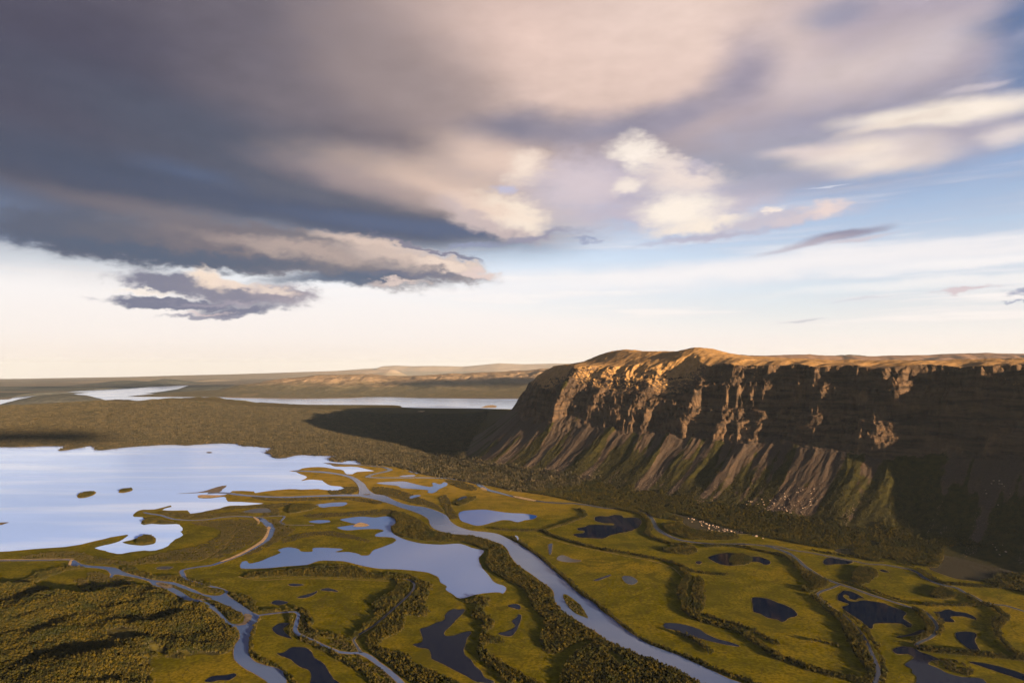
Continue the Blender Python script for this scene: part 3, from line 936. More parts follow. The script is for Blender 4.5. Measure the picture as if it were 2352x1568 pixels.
lake_trace = ('E:0,358 170,345 370,328 540,318 660,298 800,265 905,240 1040,218 1050,225 1010,255 930,290 850,305 780,328 860,350 930,368 1000,375 1080,358 1180,348 1280,348 1380,310 1390,290 1440,255 1500,225 1500,210 1480,195 1500,180 1480,145 1440,130 1340,135 1250,128 1180,138 1158,118 1185,95 1160,75 1100,72 1095,50'
              '| A:940,1112 985,1102 1060,1100 1150,1078 1165,1075 1170,1083 1110,1105 1200,1108 1285,1108 1300,1130 1340,1125 1420,1110 1500,1095 1570,1075 1640,1075 1740,1068 1800,1060 1720,1055 1640,1050 1555,1048 1545,1030 1530,1015 1440,1025 1360,1025 1350,1010 1365,1003 1450,1003 1540,1001 1590,975 1650,974 1735,978 1745,988 1830,975 1970,962 2060,965 2170,962'
              '| B:660,968 732,972 785,958 760,945 690,938 655,920 640,905 600,900 545,897 500,906 498,900 530,882 510,868 470,855 455,845 410,838 470,832 500,820 560,813 640,812 700,822 760,828 790,845 805,860 840,860 870,845 960,840 990,838 930,825 880,812 830,808 770,810 720,808 690,795 660,787 720,787 850,792 900,790 860,770 800,770 770,780 700,775 680,765 690,750 720,745 740,738 640,735 560,733 480,730 430,738 370,752 310,752 285,735 300,725 250,720 260,708 290,700 295,685 240,680 180,672 90,670 60,655 0,652'
              '| A:1500,650 1420,655 1330,660 1270,665 1180,660 1100,662 1000,668 900,675 800,685 700,698 665,697 660,680 620,668 540,682 480,692 415,702 410,692 470,672 400,670 300,670 180,675 80,677 0,675'
              '| S:-300,1092 -800,1096 -1400,1120 -1300,1380 -700,1362 -250,1352')
LAKE = trace(lake_trace)
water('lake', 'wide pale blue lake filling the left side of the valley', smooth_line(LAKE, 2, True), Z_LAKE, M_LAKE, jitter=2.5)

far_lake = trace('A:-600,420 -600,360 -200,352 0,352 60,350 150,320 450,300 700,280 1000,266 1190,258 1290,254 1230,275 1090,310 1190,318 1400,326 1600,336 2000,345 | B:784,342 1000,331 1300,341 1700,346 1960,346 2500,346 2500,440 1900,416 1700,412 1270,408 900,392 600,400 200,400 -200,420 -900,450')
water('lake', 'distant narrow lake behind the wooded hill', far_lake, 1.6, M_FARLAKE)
tag(sheet('beach', ribbon(trace('A:1090,312 1190,319 1400,327 1600,337 2000,346 | B:784,342 1000,331 1100,333'), [70, 130, 120, 90, 70], 3), 3.0, M_SAND), 'thin pale beach along the far lake shore', None, None, 'structure')
tag(sheet('beach', trace('B:1715,408 1760,392 1800,388 1830,396 1820,406'), 3.0, M_SAND), 'small pale sandbank in the far lake by the cliff foot', None, None, 'structure')
tag(sheet('sandbar', trace('B:1280,444 1310,439 1340,440 1320,447'), 25.0, M_SAND), 'pale clearing in the dark forest beyond the cliff shadow', None, None, 'structure')

# the forest land beyond the lake and below the cliff
forest_land = np.concatenate([trace('B:2000,985 1700,925 1480,885 1290,858 1230,830 1100,806 990,800 900,790 860,770 800,768 770,780 700,775 680,765 690,750 720,745 740,738 640,735 560,733 480,730 430,738 370,752 310,752 285,735 300,725 250,720 260,708 290,700 295,685 240,680 180,672 90,670 60,655 0,652 | A:1500,650 1420,655 1330,660 1270,665 1180,660 1100,662 1000,668 900,675 800,685 700,698 665,697 660,680 620,668 540,682 480,692 415,702 410,692 470,672 400,670 300,670 180,675 80,677 0,675 | S:-300,1092 -900,1100'),
                              np.array([[-9500, 12600], [6000, 12600], [6000, 5200]])])
tag(sheet('forest_ground', forest_land, Z_FOREST, M_FLOOR), 'brown forest floor of the plain beyond the delta', None, None, 'structure')

# main river as a strip between its two traced banks
left_bank = 'G:1950,1570 1720,1435 1600,1370 1450,1300 1300,1240 1150,1175 1000,1110 940,1080 850,1010 760,960 680,905 600,860 550,810 520,770 510,690 480,650 420,610 340,550 250,490 190,440 155,390 130,340 90,300 0,268 | F:1930,245 1800,225 1680,210 1600,190 1540,165 1510,130 1500,95 1440,55 1350,20 1280,0 | B:1120,1070 1040,1045 960,1025 900,1015 885,1000 888,975 880,945 860,915 820,885 760,868 700,858 620,850 540,845 440,842'
right_bank = 'B:440,836 560,838 660,843 740,855 820,870 870,890 920,925 950,965 990,995 1060,1005 1120,1035 1180,1060 1250,1075 1330,1085 1400,1105 1480,1140 | F:1680,110 1740,150 1850,185 1950,195 2060,210 2150,250 2230,290 2352,365 | G:430,440 520,520 600,590 660,650 740,720 830,770 900,840 1000,910 1080,980 1180,1050 1280,1110 1400,1160 1520,1200 1650,1260 1800,1330 1950,1400 2050,1435 2330,1570'
main_river = np.concatenate([smooth_line(trace(left_bank), 3), smooth_line(trace(right_bank), 3)])
water('river', 'broad blue main river winding from the lake to the lower edge', main_river, Z_RIVER, M_RIVER, jitter=1.0)
margin('river_bank', 'tan bank of the broad main river', main_river, Z_RIVER - 0.1, M_BANK, 1.8)

left_river = ('E:600,425 630,440 670,460 760,475 860,480 940,490 1000,515 1060,540 1140,560 1230,585 1330,600 1430,610 1530,645 1600,675 1680,710 1760,720 1810,715 1850,690 1840,675 1870,680 1860,710 1900,740 1960,780 2020,820 2080,860 2120,880 2130,900 2090,960 2060,1020 2045,1090 2040,1170 2050,1220 2100,1265 2180,1290 2260,1310 2320,1340 2345,1400 2350,1440 2360,1560'
              ' 2260,1560 2200,1435 2110,1370 2000,1310 1930,1250 1915,1200 1925,1130 1965,1070 1960,1010 1920,980 1870,960 1830,920 1780,860 1720,820 1650,785 1580,770 1510,770 1500,745 1430,700 1350,660 1260,635 1220,600 1130,575 1020,555 940,545 915,572 910,545 880,510 820,495 700,485 620,475 575,470 580,440')
water('river', 'grey river on the left splitting round two islets', smooth_line(trace(left_river), 3, True), Z_RIVER, M_RIVER, jitter=0.8)
margin('river_bank', 'tan bank of the grey river on the left', smooth_line(trace(left_river), 3, True), Z_RIVER - 0.1, M_BANK, 2.5)

CHANNELS = [
    ('thin straight channel joining the lower left river from the left edge', 'E:-250,440 0,432 200,430 400,428 560,425 610,436', [9, 9, 10]),
    ('side arm of the main river running left into the lake', 'B:905,1005 784,1005 600,1010 400,1018 250,1015 100,1005 0,992 | A:1500,988 1420,992', [60, 40, 34, 40]),
    ('curving channel along the foot of the cliff forest', 'G:2080,293 1850,295 1700,285 1560,265 1480,240 1400,200 1350,160 1330,120 1310,85 1260,45 1180,15 1080,5 950,3 | C:1100,1350 980,1335 | B:2352,1060 2250,1058 2150,1050 2050,1035 1950,1015 1850,990 1760,965 1720,942 1690,925 1600,905 1480,890 1350,885 1200,885 1050,885 970,883 945,877 980,862 1060,845 1100,832 1060,815 980,805 860,797 760,793 670,785', [18, 24, 26, 28, 36, 40, 42, 44, 40, 44]),
    ('narrow winding creek crossing the dark meadows at right', 'H:0,297 120,300 230,310 330,335 420,370 480,410 540,465 600,510 680,560 760,595 840,625 940,655 1060,700 1200,745 1330,785 1420,815 1500,830 1560,870 1610,920 1640,970 1630,1020 1580,1065 1500,1100 1470,1125 1520,1165', [22, 18, 13, 10, 10]),
    ('thin creek running right toward the shadowed meadow corner', 'H:230,305 350,320 450,345 560,360 700,385 820,410 960,435 1080,460 1200,465 1320,485 1420,505 1480,530 1530,570 1620,610 1700,635 1800,655 1860,690 1930,720 2000,760 2100,790 2200,800 2300,830 2420,865', [16, 13, 15, 18, 13, 12]),
    ('small blue creek dropping to the lower edge at right', 'H:845,625 780,655 700,680 660,703 665,730 700,760 780,820 860,870 920,920 970,970 1010,1020 1050,1080 1080,1140 1110,1210 1140,1280 1160,1340 1140,1400 1130,1440 1140,1540', [10, 8, 8, 11, 10]),
    ('looping channel through the lobed delta on the left', 'E:1180,35 1220,45 1320,60 1420,90 1560,100 1700,95 1830,75 1960,68 2080,75 2140,92', [16, 15, 13, 13, 18]),
    ('bent channel between scrub flats on the left', 'E:2120,85 2170,110 2215,150 2225,190 2205,235 2170,275 2080,330 1980,380 1880,420 1800,450 1740,470', [36, 30, 27, 22, 18, 14]),
    ('pale shallow creek winding down to the left river', 'E:1740,470 1650,480 1530,500 1490,515 1500,545 1530,590 1620,615 1720,640 1800,660 1856,685', [12, 10, 11, 10, 10]),
    ('grey creek zigzagging from the left river to the lower edge', 'F:95,882 200,868 300,857 400,852 432,872 420,930 405,1000 440,1040 540,1085 660,1140 760,1180 860,1190 940,1190 1010,1220 1090,1280 1170,1340 1250,1410 1340,1510', [7, 8, 12, 11, 12, 14, 17]),
    ('dark narrow creek shaded by its tree lined bank', 'F:945,1188 900,1115 885,1080 940,1030 1040,970 1140,890 1230,810 1320,730 1372,670 1382,620 1345,592 1290,580', [9, 6, 6, 7, 6]),
    ('little pale hooked creek beside the delta grove', 'F:40,75 180,70 280,65 318,70 300,95 285,115 320,135 420,140 560,140', [8, 8, 9, 6, 4]),
]
for lab, tr, w in CHANNELS:
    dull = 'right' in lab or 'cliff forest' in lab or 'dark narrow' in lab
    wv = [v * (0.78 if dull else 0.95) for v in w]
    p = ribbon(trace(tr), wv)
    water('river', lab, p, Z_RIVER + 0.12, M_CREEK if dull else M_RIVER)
    margin('creek_bank', 'tan bank line of the ' + lab.split(' ', 1)[1], ribbon(trace(tr), [v + 5.0 for v in wv]), Z_RIVER - 0.06, M_BANK, 0.0)

POND_GROUP = None
PONDS = [
    ('large branching pale blue lagoon in the middle of the delta', M_LAGOON, 'F:-5,433 30,455 110,440 180,410 290,365 265,345 340,322 430,335 450,355 545,358 550,330 640,325 730,330 800,338 735,360 840,360 920,375 950,390 1010,385 1040,350 1120,320 1200,290 1235,262 1200,240 1065,232 1075,210 1135,185 1080,172 960,172 830,182 750,160 800,150 870,140 900,130 850,118 775,95 830,82 950,70 1060,78 1150,68 1215,85 1232,110 1225,140 1190,155 1200,200 1250,235 1330,265 1440,290 1600,300 1750,292 1850,325 1955,350 1915,400 1910,430 1940,490 1990,550 2040,610 2135,650 2110,700 2080,690 1980,695 1880,710 1760,740 1690,700 1640,670 1650,640 1600,610 1575,565 1500,530 1360,510 1220,500 1080,495 930,465 800,435 700,430 600,432 500,465 350,475 200,490 0,497 -40,490 -45,465'),
    ('bright blue pond half mirrored by the dark cliff', M_BLUE, 'F:1750,40 1790,22 1950,12 2050,25 2160,40 | G:260,45 370,62 340,90 270,100 215,115 150,100 90,98 20,115 | F:1960,135 1900,145 1840,130 1770,105 1750,75'),
    ('pale forked pond near the river bend', M_LAGOON, 'B:1005,920 1100,912 1190,910 1260,925 1370,948 1395,935 1385,925 1400,918 1440,930 1470,915 1490,935 1440,960 1390,990 1355,985 1360,970 1280,962 1180,955 1150,940 1060,930'),
    ('tiny pale pond right of the river bend', M_LAGOON, 'B:1240,1010 1280,1002 1310,1008 1270,1020 1235,1028'),
    ('long pale pond right of the dark delta grove', M_LAGOON, 'B:590,1070 640,1062 700,1055 790,1052 805,1065 770,1078 690,1082 640,1088'),
    ('slate grey pond left of the dark delta grove', M_SILT, 'B:90,1120 130,1105 180,1095 260,1093 285,1118 200,1125'),
    ('small pond beside the lone scrub mound', M_POND, 'B:1560,1038 1590,1015 1620,1010 1612,1028'),
    ('dark notched pond ringed by the curving creek', M_POND, 'G:670,215 750,205 765,190 710,180 705,165 760,155 800,140 870,135 1000,140 1000,128 930,125 855,105 850,75 890,65 960,68 1010,55 1070,62 1090,80 1150,75 1215,85 1230,120 1190,165 1130,190 1050,205 970,225 910,250 800,245 720,240'),
    ('small oval dark pond alone in the open meadow', M_POND, 'G:1070,570 1090,555 1150,560 1195,595 1190,615 1150,628 1105,615'),
    ('black pond wrapped round a dense bushy grove', M_POND, 'G:1780,405 1850,380 1920,368 2050,375 2100,395 2200,400 2260,420 2290,445 2250,465 2200,445 2140,440 2000,470 1930,470 1850,450'),
    ('black upright sliver of a pond in the meadow', M_POND, 'G:470,295 495,290 500,310 485,380 475,380 465,320'),
    ('reedy grey triangular pond in the meadow', M_SILT, 'G:535,420 570,385 620,395 660,415 740,430 680,445 590,440'),
    ('thin slanting dark pool in the meadow', M_POND, 'G:835,595 900,570 980,545 950,565 870,595'),
    ('dark navy pond with a blocky outline at right', M_POND, 'H:120,740 160,730 260,745 330,775 420,805 480,850 490,880 420,905 370,935 330,915 250,900 200,870 135,850 130,790'),
    ('long tapering navy pond beside the right levee', M_POND, 'G:1415,960 1430,942 1520,945 1620,965 1700,990 1760,1030 1850,1070 1960,1100 2040,1135 1950,1125 1830,1100 1730,1075 1620,1055 1560,1035 1500,1000 1430,985'),
    ('deep blue many armed pond at lower centre', M_POND, 'I:1040,790 1150,760 1250,710 1380,660 1390,600 1430,545 1520,505 1580,510 1670,510 1650,560 1570,640 1500,720 1400,810 1375,850 1400,890 1500,890 1620,850 1740,825 1770,840 1710,920 1690,980 1660,1080 1670,1160 1760,1230 1810,1310 1900,1390 1960,1490 2100,1560 1850,1550 1700,1470 1500,1370 1350,1290 1200,1220 1190,1150 1150,1080 1020,1060 930,1015 990,1000 1060,980 1070,930 1050,870'),
    ('tiny dark pool above the stepped pond', M_POND, 'F:2150,800 2220,785 2250,800 2245,830 2180,815'),
    ('dark stepped pond left of the great levee', M_POND, 'F:2070,1025 2130,1015 2200,980 2210,960 2185,925 2230,890 2240,870 2260,880 2255,920 2235,970 2220,1000 2175,1050 2110,1045'),
    ('dark ragged pond by the zigzag creek at lower left', M_POND, 'F:255,1195 310,1185 370,1145 440,1138 500,1145 540,1180 560,1225 640,1275 680,1340 720,1400 780,1460 540,1460 540,1380 520,1330 440,1300 370,1240'),
    ('dark crescent pond beside the left river', M_POND, 'F:220,1000 245,960 310,940 355,945 310,985 320,1020 380,1070 330,1060 260,1035'),
    ('upper thin dark pool of the round meadow', M_POND, 'F:345,625 400,618 480,628 440,638 380,640'),
    ('bent dark pool in the round meadow', M_POND, 'F:420,735 490,712 560,690 585,680 560,710 490,735'),
    ('pointed dark pool at right in the round meadow', M_POND, 'F:610,670 680,655 760,685 700,682'),
    ('small rounded dark pool at left in the round meadow', M_POND, 'F:210,780 250,755 330,765 345,775 280,795'),
    ('small slate pool in the narrow meadow by the left river', M_SILT, 'E:1280,490 1330,478 1420,482 1390,500 1310,502'),
    ('dark hooked pool at the lower edge below the birch wood', M_POND, 'E:1680,1420 1740,1380 1850,1370 1920,1355 1935,1375 1880,1410 1800,1408 1740,1425'),
    ('big black pond with grassy points in the shaded corner', M_POND, 'J:260,340 310,270 380,240 500,270 640,350 560,350 520,380 440,360 420,320 370,300 350,330 470,400 640,380 800,400 950,430 1000,460 1160,510 1250,560 1200,640 1280,690 1330,730 1280,770 1200,720 1050,710 900,710 780,720 760,790 680,760 620,690 540,640 450,580 330,490 330,470 400,460 420,430 350,410 280,380'),
    ('black winged pond in the right meadow', M_POND, 'J:1640,545 1720,550 1850,510 1950,540 2100,560 2200,600 2245,660 2100,620 1980,610 1880,620 1940,690 1760,680 1710,660 1730,600'),
    ('black shield shaped pond in the right meadow', M_POND, 'J:1950,870 2010,830 2150,830 2240,850 2250,910 2230,960 2280,1060 2300,1110 2200,1110 2100,1040 2000,960'),
    ('large dark blue pond cut by the lower right edge', M_POND, 'J:1060,1100 1100,1060 1220,1040 1350,1060 1450,1120 1600,1170 1720,1230 1600,1250 1570,1300 1700,1350 1850,1430 2050,1480 2349,1510 2349,1660 1450,1660 1400,1480 1340,1420 1330,1370 1230,1310 1330,1230 1350,1190 1270,1150 1120,1150'),
    ('brown silty pond under the cliff at the right edge', M_SILT, 'H:1700,360 1800,365 2000,395 2200,425 2352,450 2600,500 2600,570 2352,550 2250,545 2110,555 2100,590 2000,600 1800,580 1620,520 1570,490 1640,490 1690,420 1700,400'),
    ('small silty pool left of the shaded grove', M_SILT, 'H:800,340 900,330 970,350 930,380 840,370'),
    ('black pool behind the shaded grove', M_POND, 'H:705,440 760,405 860,415 950,440 900,458 800,460 730,465'),
    ('silty pond strewn with pale boulders below the cliff', M_SILT, 'G:1450,45 1520,50 1640,75 1760,110 1850,140 1960,170 2110,210 1960,210 1800,200 1700,185 1620,160 1570,120 1560,85'),
    ('dark backwater along the lower right edge', M_POND, 'H:1900,1260 2050,1275 2200,1310 2420,1390 2420,1430 2250,1380 2100,1330 1980,1290'),
    ('small dark patch beside the right creek bend', M_POND, 'H:1300,1060 1420,1030 1540,995 1500,1030 1400,1050'),  # small dark sheet laid beside the bend
    ('tiny blue pool beside the main river', M_LAGOON, 'G:185,235 205,225 225,255 225,268 205,255'),
    ('tiny dark pools in the dim meadow', M_POND, 'H:1170,510 1200,505 1245,525 1200,525'),
    ('small black pool in the meadow below the curved levee', M_POND, 'G:1675,440 1710,435 1725,448 1700,460 1680,455'),
    ('pale thin pond left of the main lagoon arm', M_LAGOON, 'F:520,110 600,98 680,102 690,112 620,124 560,120'),
    ('row of tiny pale pools at the forest edge by the delta tip', M_LAGOON, 'B:1160,875 1200,868 1265,866 1260,875 1200,878'),
    ('thin pale pool under the spruce forest edge', M_LAGOON, 'B:1225,838 1260,845 1290,857 1250,850'),
]
for lab, mt, tr in PONDS:
    p = smooth_line(trace(tr), 3, True)
    water('pond', lab, p, Z_POND, mt, jitter=1.3)
    margin('reed_margin', 'reedy rim of the ' + lab, p, Z_POND - 0.25, M_REED, 1.8)

# low islands and bars standing out of the water
ISLANDS = [
    ('grassy islet with trees in the bay of the near lake', M_MEADOW, 'E:1010,280 1080,262 1130,245 1200,228 1265,240 1280,265 1260,295 1180,308 1110,305 1040,295'),
    ('left of the two small islets out in the lake', M_MEADOW, 'A:528,1010 540,995 600,982 650,980 655,992 620,1012 560,1025 532,1022'),
    ('right of the two small islets out in the lake', M_MEADOW, 'A:810,980 830,967 890,958 907,962 900,975 850,988 815,988'),
    ('leaf shaped islet in the main river', M_MEADOW, 'G:585,712 600,706 640,725 700,770 740,810 770,860 790,905 760,895 690,865 650,830 610,780'),
    ('long upper islet in the left river', M_MEADOW, 'E:1290,620 1400,625 1500,660 1580,690 1680,722 1740,745 1680,755 1620,755 1560,735 1490,690 1420,655 1350,650'),
    ('wooded wedge islet in the left river', M_MEADOW, 'E:1640,755 1720,748 1800,772 1900,822 1980,862 2005,900 1980,945 1900,950 1850,900 1790,840 1730,782'),
    ('grassy strip islet by the left river creek mouth', M_MEADOW, 'E:1680,670 1760,655 1830,670 1845,685 1810,708 1740,708 1690,690'),
]
ISLE_POLYS = []
for lab, mt, tr in ISLANDS:
    p = smooth_line(trace(tr), 3, True)
    ISLE_POLYS.append(p)
    tag(sheet('island', p, Z_BAR, mt, 0.8), lab, None, None, 'structure')
BARS = [
    ('dark brown mud bar trailing off the delta front', M_MUD, 'A:1200,995 1350,985 1420,970 1480,950 1550,937 1520,965 1495,986 1420,986'),
    ('brown mud bar at the left edge of the lake', M_MUD, 'E:-60,125 0,120 75,118 40,130 0,142'),
    ('tiny dark mud bar far out in the lake', M_MUD, 'A:1410,712 1430,708 1452,713 1430,718'),
    ('dark mud tip at the river mouth', M_MUD, 'B:640,784 700,786 760,795 730,800 700,800 690,792'),
    ('tan sand point on the side arm', M_SAND, 'A:1352,1008 1380,1002 1450,1004 1530,1006 1480,1018 1400,1022 1360,1022'),
    ('dark mud wedge at the meeting of the left rivers', M_MUD, 'E:2008,868 2070,885 2012,958 1920,962 1985,946 2010,900'),
    ('dark mud tail above the wedge islet', M_MUD, 'E:1600,745 1690,735 1730,750 1640,758'),
    ('dark shoal at the head of the long islet', M_MUD, 'E:1280,612 1340,612 1420,640 1400,660 1340,655 1295,632'),
    ('small sandy spit inside the main lagoon', M_SAND, 'F:880,150 930,120 960,122 1015,143 950,156'),
    ('dark log like bar in the river fork', M_MUD, 'B:915,999 960,996 962,1002 925,1003'),
    ('long sandy margin of the bent channel', M_SAND, 'E:2205,150 2212,180 2195,235 2160,280 2070,335 1970,388 1870,428 1800,445 1870,415 1970,370 2060,322 2140,268 2180,215 2195,180'),
    ('sandy rim of the looping channel bend', M_SAND, 'E:2080,70 2125,95 2130,120 2118,135 2110,110 2085,85'),
    ('pale sandy bank where the thin channel meets the left river', M_SAND, 'E:560,470 575,430 610,420 200,424 0,427 0,422 300,419 610,416 590,435 580,470'),
    ('sandy cliff foot bank of the curving channel', M_SAND, 'B:1715,960 1730,950 1760,968 1755,975'),
    ('pale gravel strip in the curving channel', M_SAND, 'B:1935,1010 2000,1018 2100,1040 2080,1044 1990,1028'),
]
SCROLLS = [
    ('outer pale scroll line on the left scrub lobe', 'E:1700,405 1760,370 1840,310 1900,250 1940,190 2000,165 2110,135', 6),
    ('inner pale scroll line on the left scrub lobe', 'E:1720,415 1800,390 1900,330 1960,270 2010,230 2060,210 2040,180', 5),
    ('pale track below the left scrub lobe', 'E:1090,440 1250,450 1450,445 1620,435 1700,410', 6),
    ('short pale scroll line near the looping channel', 'E:1880,110 1940,120 1930,170 1860,230 1780,290', 5),
    ('pale levee track across the right meadow', 'G:370,218 520,262 700,312 900,352 1080,388 1300,428 1480,485 1560,560', 4),
    ('pale track under the bank wood above the round meadow', 'F:-60,560 100,592 300,582 600,578 900,588 1180,598', 4),
    ('pale track beside the lower river bend', 'G:240,262 330,345 470,470 600,600 700,720', 3),
]
for lab, tr, w in SCROLLS:
    tag(sheet('track', ribbon(trace(tr), w), 0.35, M_BANK), lab, None, None, 'structure')
for lab, mt, tr in BARS:
    tag(sheet('sandbar', smooth_line(trace(tr), 2, True), Z_BAR + 0.2, mt, 0.4), lab, None, None, 'structure')


# ------------------------------------------------------------------ plants: prototypes made of leaf clumps on stems
def leaf_cloud(rng, n, centre, radii, size, shell=0.45, cone=False):
    """n small bent leaf-clump faces spread through an ellipsoid (or cone) volume"""
    v, f = [], []
    for _ in range(n):
        d = rng.normal(size=3); d /= np.linalg.norm(d)
        r = shell + (1 - shell) * rng.random() ** 0.6
        if cone:
            h = rng.random() ** 1.25
            a = rng.random() * 2 * math.pi
            rr = (1 - h) * (0.55 + 0.45 * rng.random())
            p = np.array([math.cos(a) * rr * radii[0], math.sin(a) * rr * radii[1], (h - 0.5) * 2 * radii[2]])
            d = np.array([math.cos(a), math.sin(a), 0.5])
        else:
            p = d * r * np.array(radii) * (1 + 0.22 * math.sin(3.1 * d[0] + 5 * d[1]) * math.cos(4 * d[2]))
        nrm = d + rng.normal(size=3) * 0.55; nrm /= np.linalg.norm(nrm)
        a = np.cross(nrm, rng.normal(size=3)); a /= np.linalg.norm(a)
        b = np.cross(nrm, a)
        s = size * (0.65 + 0.7 * rng.random())
        c = np.array(centre) + p
        k = len(v)
        v += [tuple(c + a * s), tuple(c + b * s * 0.8 + nrm * s * 0.25), tuple(c - a * s), tuple(c - b * s * 0.8 + nrm * s * 0.25)]
        f += [(k, k + 1, k + 2), (k, k + 2, k + 3)]
    return v, f


def stem(p0, p1, r0, r1, n=5):
    p0, p1 = np.array(p0, float), np.array(p1, float)
    d = (p1 - p0) / np.linalg.norm(p1 - p0)
    a = np.cross(d, [0.3, 0.7, 0.2]); a /= np.linalg.norm(a)
    b = np.cross(d, a)
    v = []
    for p, r in ((p0, r0), (p1, r1)):
        for i in range(n):
            t = 2 * math.pi * i / n
            v.append(tuple(p + (a * math.cos(t) + b * math.sin(t)) * r))
    f = [(i, (i + 1) % n, n + (i + 1) % n, n + i) for i in range(n)]
    return v, f


def join(parts):
    V, F = [], []
    for v, f in parts:
        k = len(V)
        V += v
        F += [tuple(i + k for i in q) for q in f]
    return V, F


def birch_parts(seed):
    rng = np.random.default_rng(seed)
    lean = rng.normal(size=2) * 0.35
    crown = [leaf_cloud(rng, 26, (lean[0] * 0.7, lean[1] * 0.7, 4.2), (2.2, 2.1, 2.6), 0.95, 0.4)]
    stems = [stem((0, 0, -0.6), (lean[0] * 0.6, lean[1] * 0.6, 4.6), 0.16, 0.05)]
    for i in range(4):
        a = rng.random() * 6.28
        c = (lean[0] + 1.25 * math.cos(a), lean[1] + 1.25 * math.sin(a), 3.0 + 2.9 * rng.random())
        crown.append(leaf_cloud(rng, 11, c, (1.2, 1.2, 1.05), 0.75, 0.3))
        stems.append(stem((lean[0] * 0.3, lean[1] * 0.3, 2.2 + 0.3 * i), (c[0], c[1], c[2]), 0.07, 0.02, 4))
    return join(crown), join(stems)


def proto_mesh(name, crown, stems, m_leaf, m_bark):
    V, F = join([crown, stems]) if stems else crown
    me = bpy.data.meshes.new(name)
    me.from_pydata(V, [], F)
    me.materials.append(m_leaf); me.materials.append(m_bark)
    idx = [0] * len(crown[1]) + [1] * (len(F) - len(crown[1]))
    me.polygons.foreach_set('material_index', idx)
    me.update()
    return me


PROTO = {}


def proto(kind, meshes):
    c = bpy.data.collections.new('plants_' + kind)
    for i, me in enumerate(meshes):
        c.objects.link(bpy.data.objects.new('plant_' + kind + '_%d' % i, me))
    PROTO[kind] = c


BIRCH = [birch_parts(300 + i) for i in range(6)]
proto('birch', [proto_mesh('birch', c, s, M_BIRCH, M_BARK) for c, s in BIRCH])


def willow_mesh(seed):
    rng = np.random.default_rng(seed)
    crown = [leaf_cloud(rng, 22, (0, 0, 1.3), (2.3, 2.1, 1.5), 0.85, 0.5)]
    stems = []
    for i in range(4):
        a = rng.random() * 6.28
        c = (1.5 * math.cos(a), 1.5 * math.sin(a), 1.3 + 1.2 * rng.random())
        crown.append(leaf_cloud(rng, 9, c, (1.1, 1.1, 0.9), 0.7, 0.3))
        stems.append(stem((0.2 * math.cos(a), 0.2 * math.sin(a), -0.3), c, 0.08, 0.03, 4))
    return proto_mesh('willow', join(crown), join(stems), M_WILLOW, M_BARK)


proto('willow', [willow_mesh(400 + i) for i in range(5)])


def wood_clump(seed):
    rng = np.random.default_rng(seed)
    crown, stems = [], []
    for i in range(9):
        x, y = rng.uniform(-19, 19, 2)
        h = rng.uniform(7, 13)
        if rng.random() < 0.55:
            crown.append(leaf_cloud(rng, 18, (x, y, h * 0.55), (2.6, 2.6, h * 0.48), 1.5, 0.4, True))
        else:
            crown.append(leaf_cloud(rng, 16, (x, y, h * 0.48), (3.4, 3.2, h * 0.42), 1.7, 0.45))
        stems.append(stem((x, y, -2), (x, y, h * 0.7), 0.22, 0.08, 4))
    return proto_mesh('wood', join(crown), join(stems), M_SPRUCE, M_BARK)


proto('wood', [wood_clump(500 + i) for i in range(6)])


def stone_mesh(seed):
    rng = np.random.default_rng(seed)
    phi = (1 + 5 ** 0.5) / 2
    v = np.array([(-1, phi, 0), (1, phi, 0), (-1, -phi, 0), (1, -phi, 0), (0, -1, phi), (0, 1, phi), (0, -1, -phi), (0, 1, -phi), (phi, 0, -1), (phi, 0, 1), (-phi, 0, -1), (-phi, 0, 1)], float) / 1.9
    f = [(0, 11, 5), (0, 5, 1), (0, 1, 7), (0, 7, 10), (0, 10, 11), (1, 5, 9), (5, 11, 4), (11, 10, 2), (10, 7, 6), (7, 1, 8), (3, 9, 4), (3, 4, 2), (3, 2, 6), (3, 6, 8), (3, 8, 9), (4, 9, 5), (2, 4, 11), (6, 2, 10), (8, 6, 7), (9, 8, 1)]
    v = v * rng.uniform(0.65, 1.25, (12, 1)) * np.array([1, rng.uniform(0.7, 1), rng.uniform(0.55, 0.85)])
    me = bpy.data.meshes.new('boulder')
    me.from_pydata([tuple(q) for q in v], [], f)
    me.materials.append(M_BOULDER)
    me.update()
    return me


STONES = [stone_mesh(600 + i) for i in range(6)]
M_SCREE = mat_plain('scree_stone', (0.07, 0.050, 0.039), (0.15, 0.108, 0.083), 6)
small = []
for me in STONES:
    c = me.copy(); c.materials.clear(); c.materials.append(M_SCREE); small.append(c)
proto('stone', small)


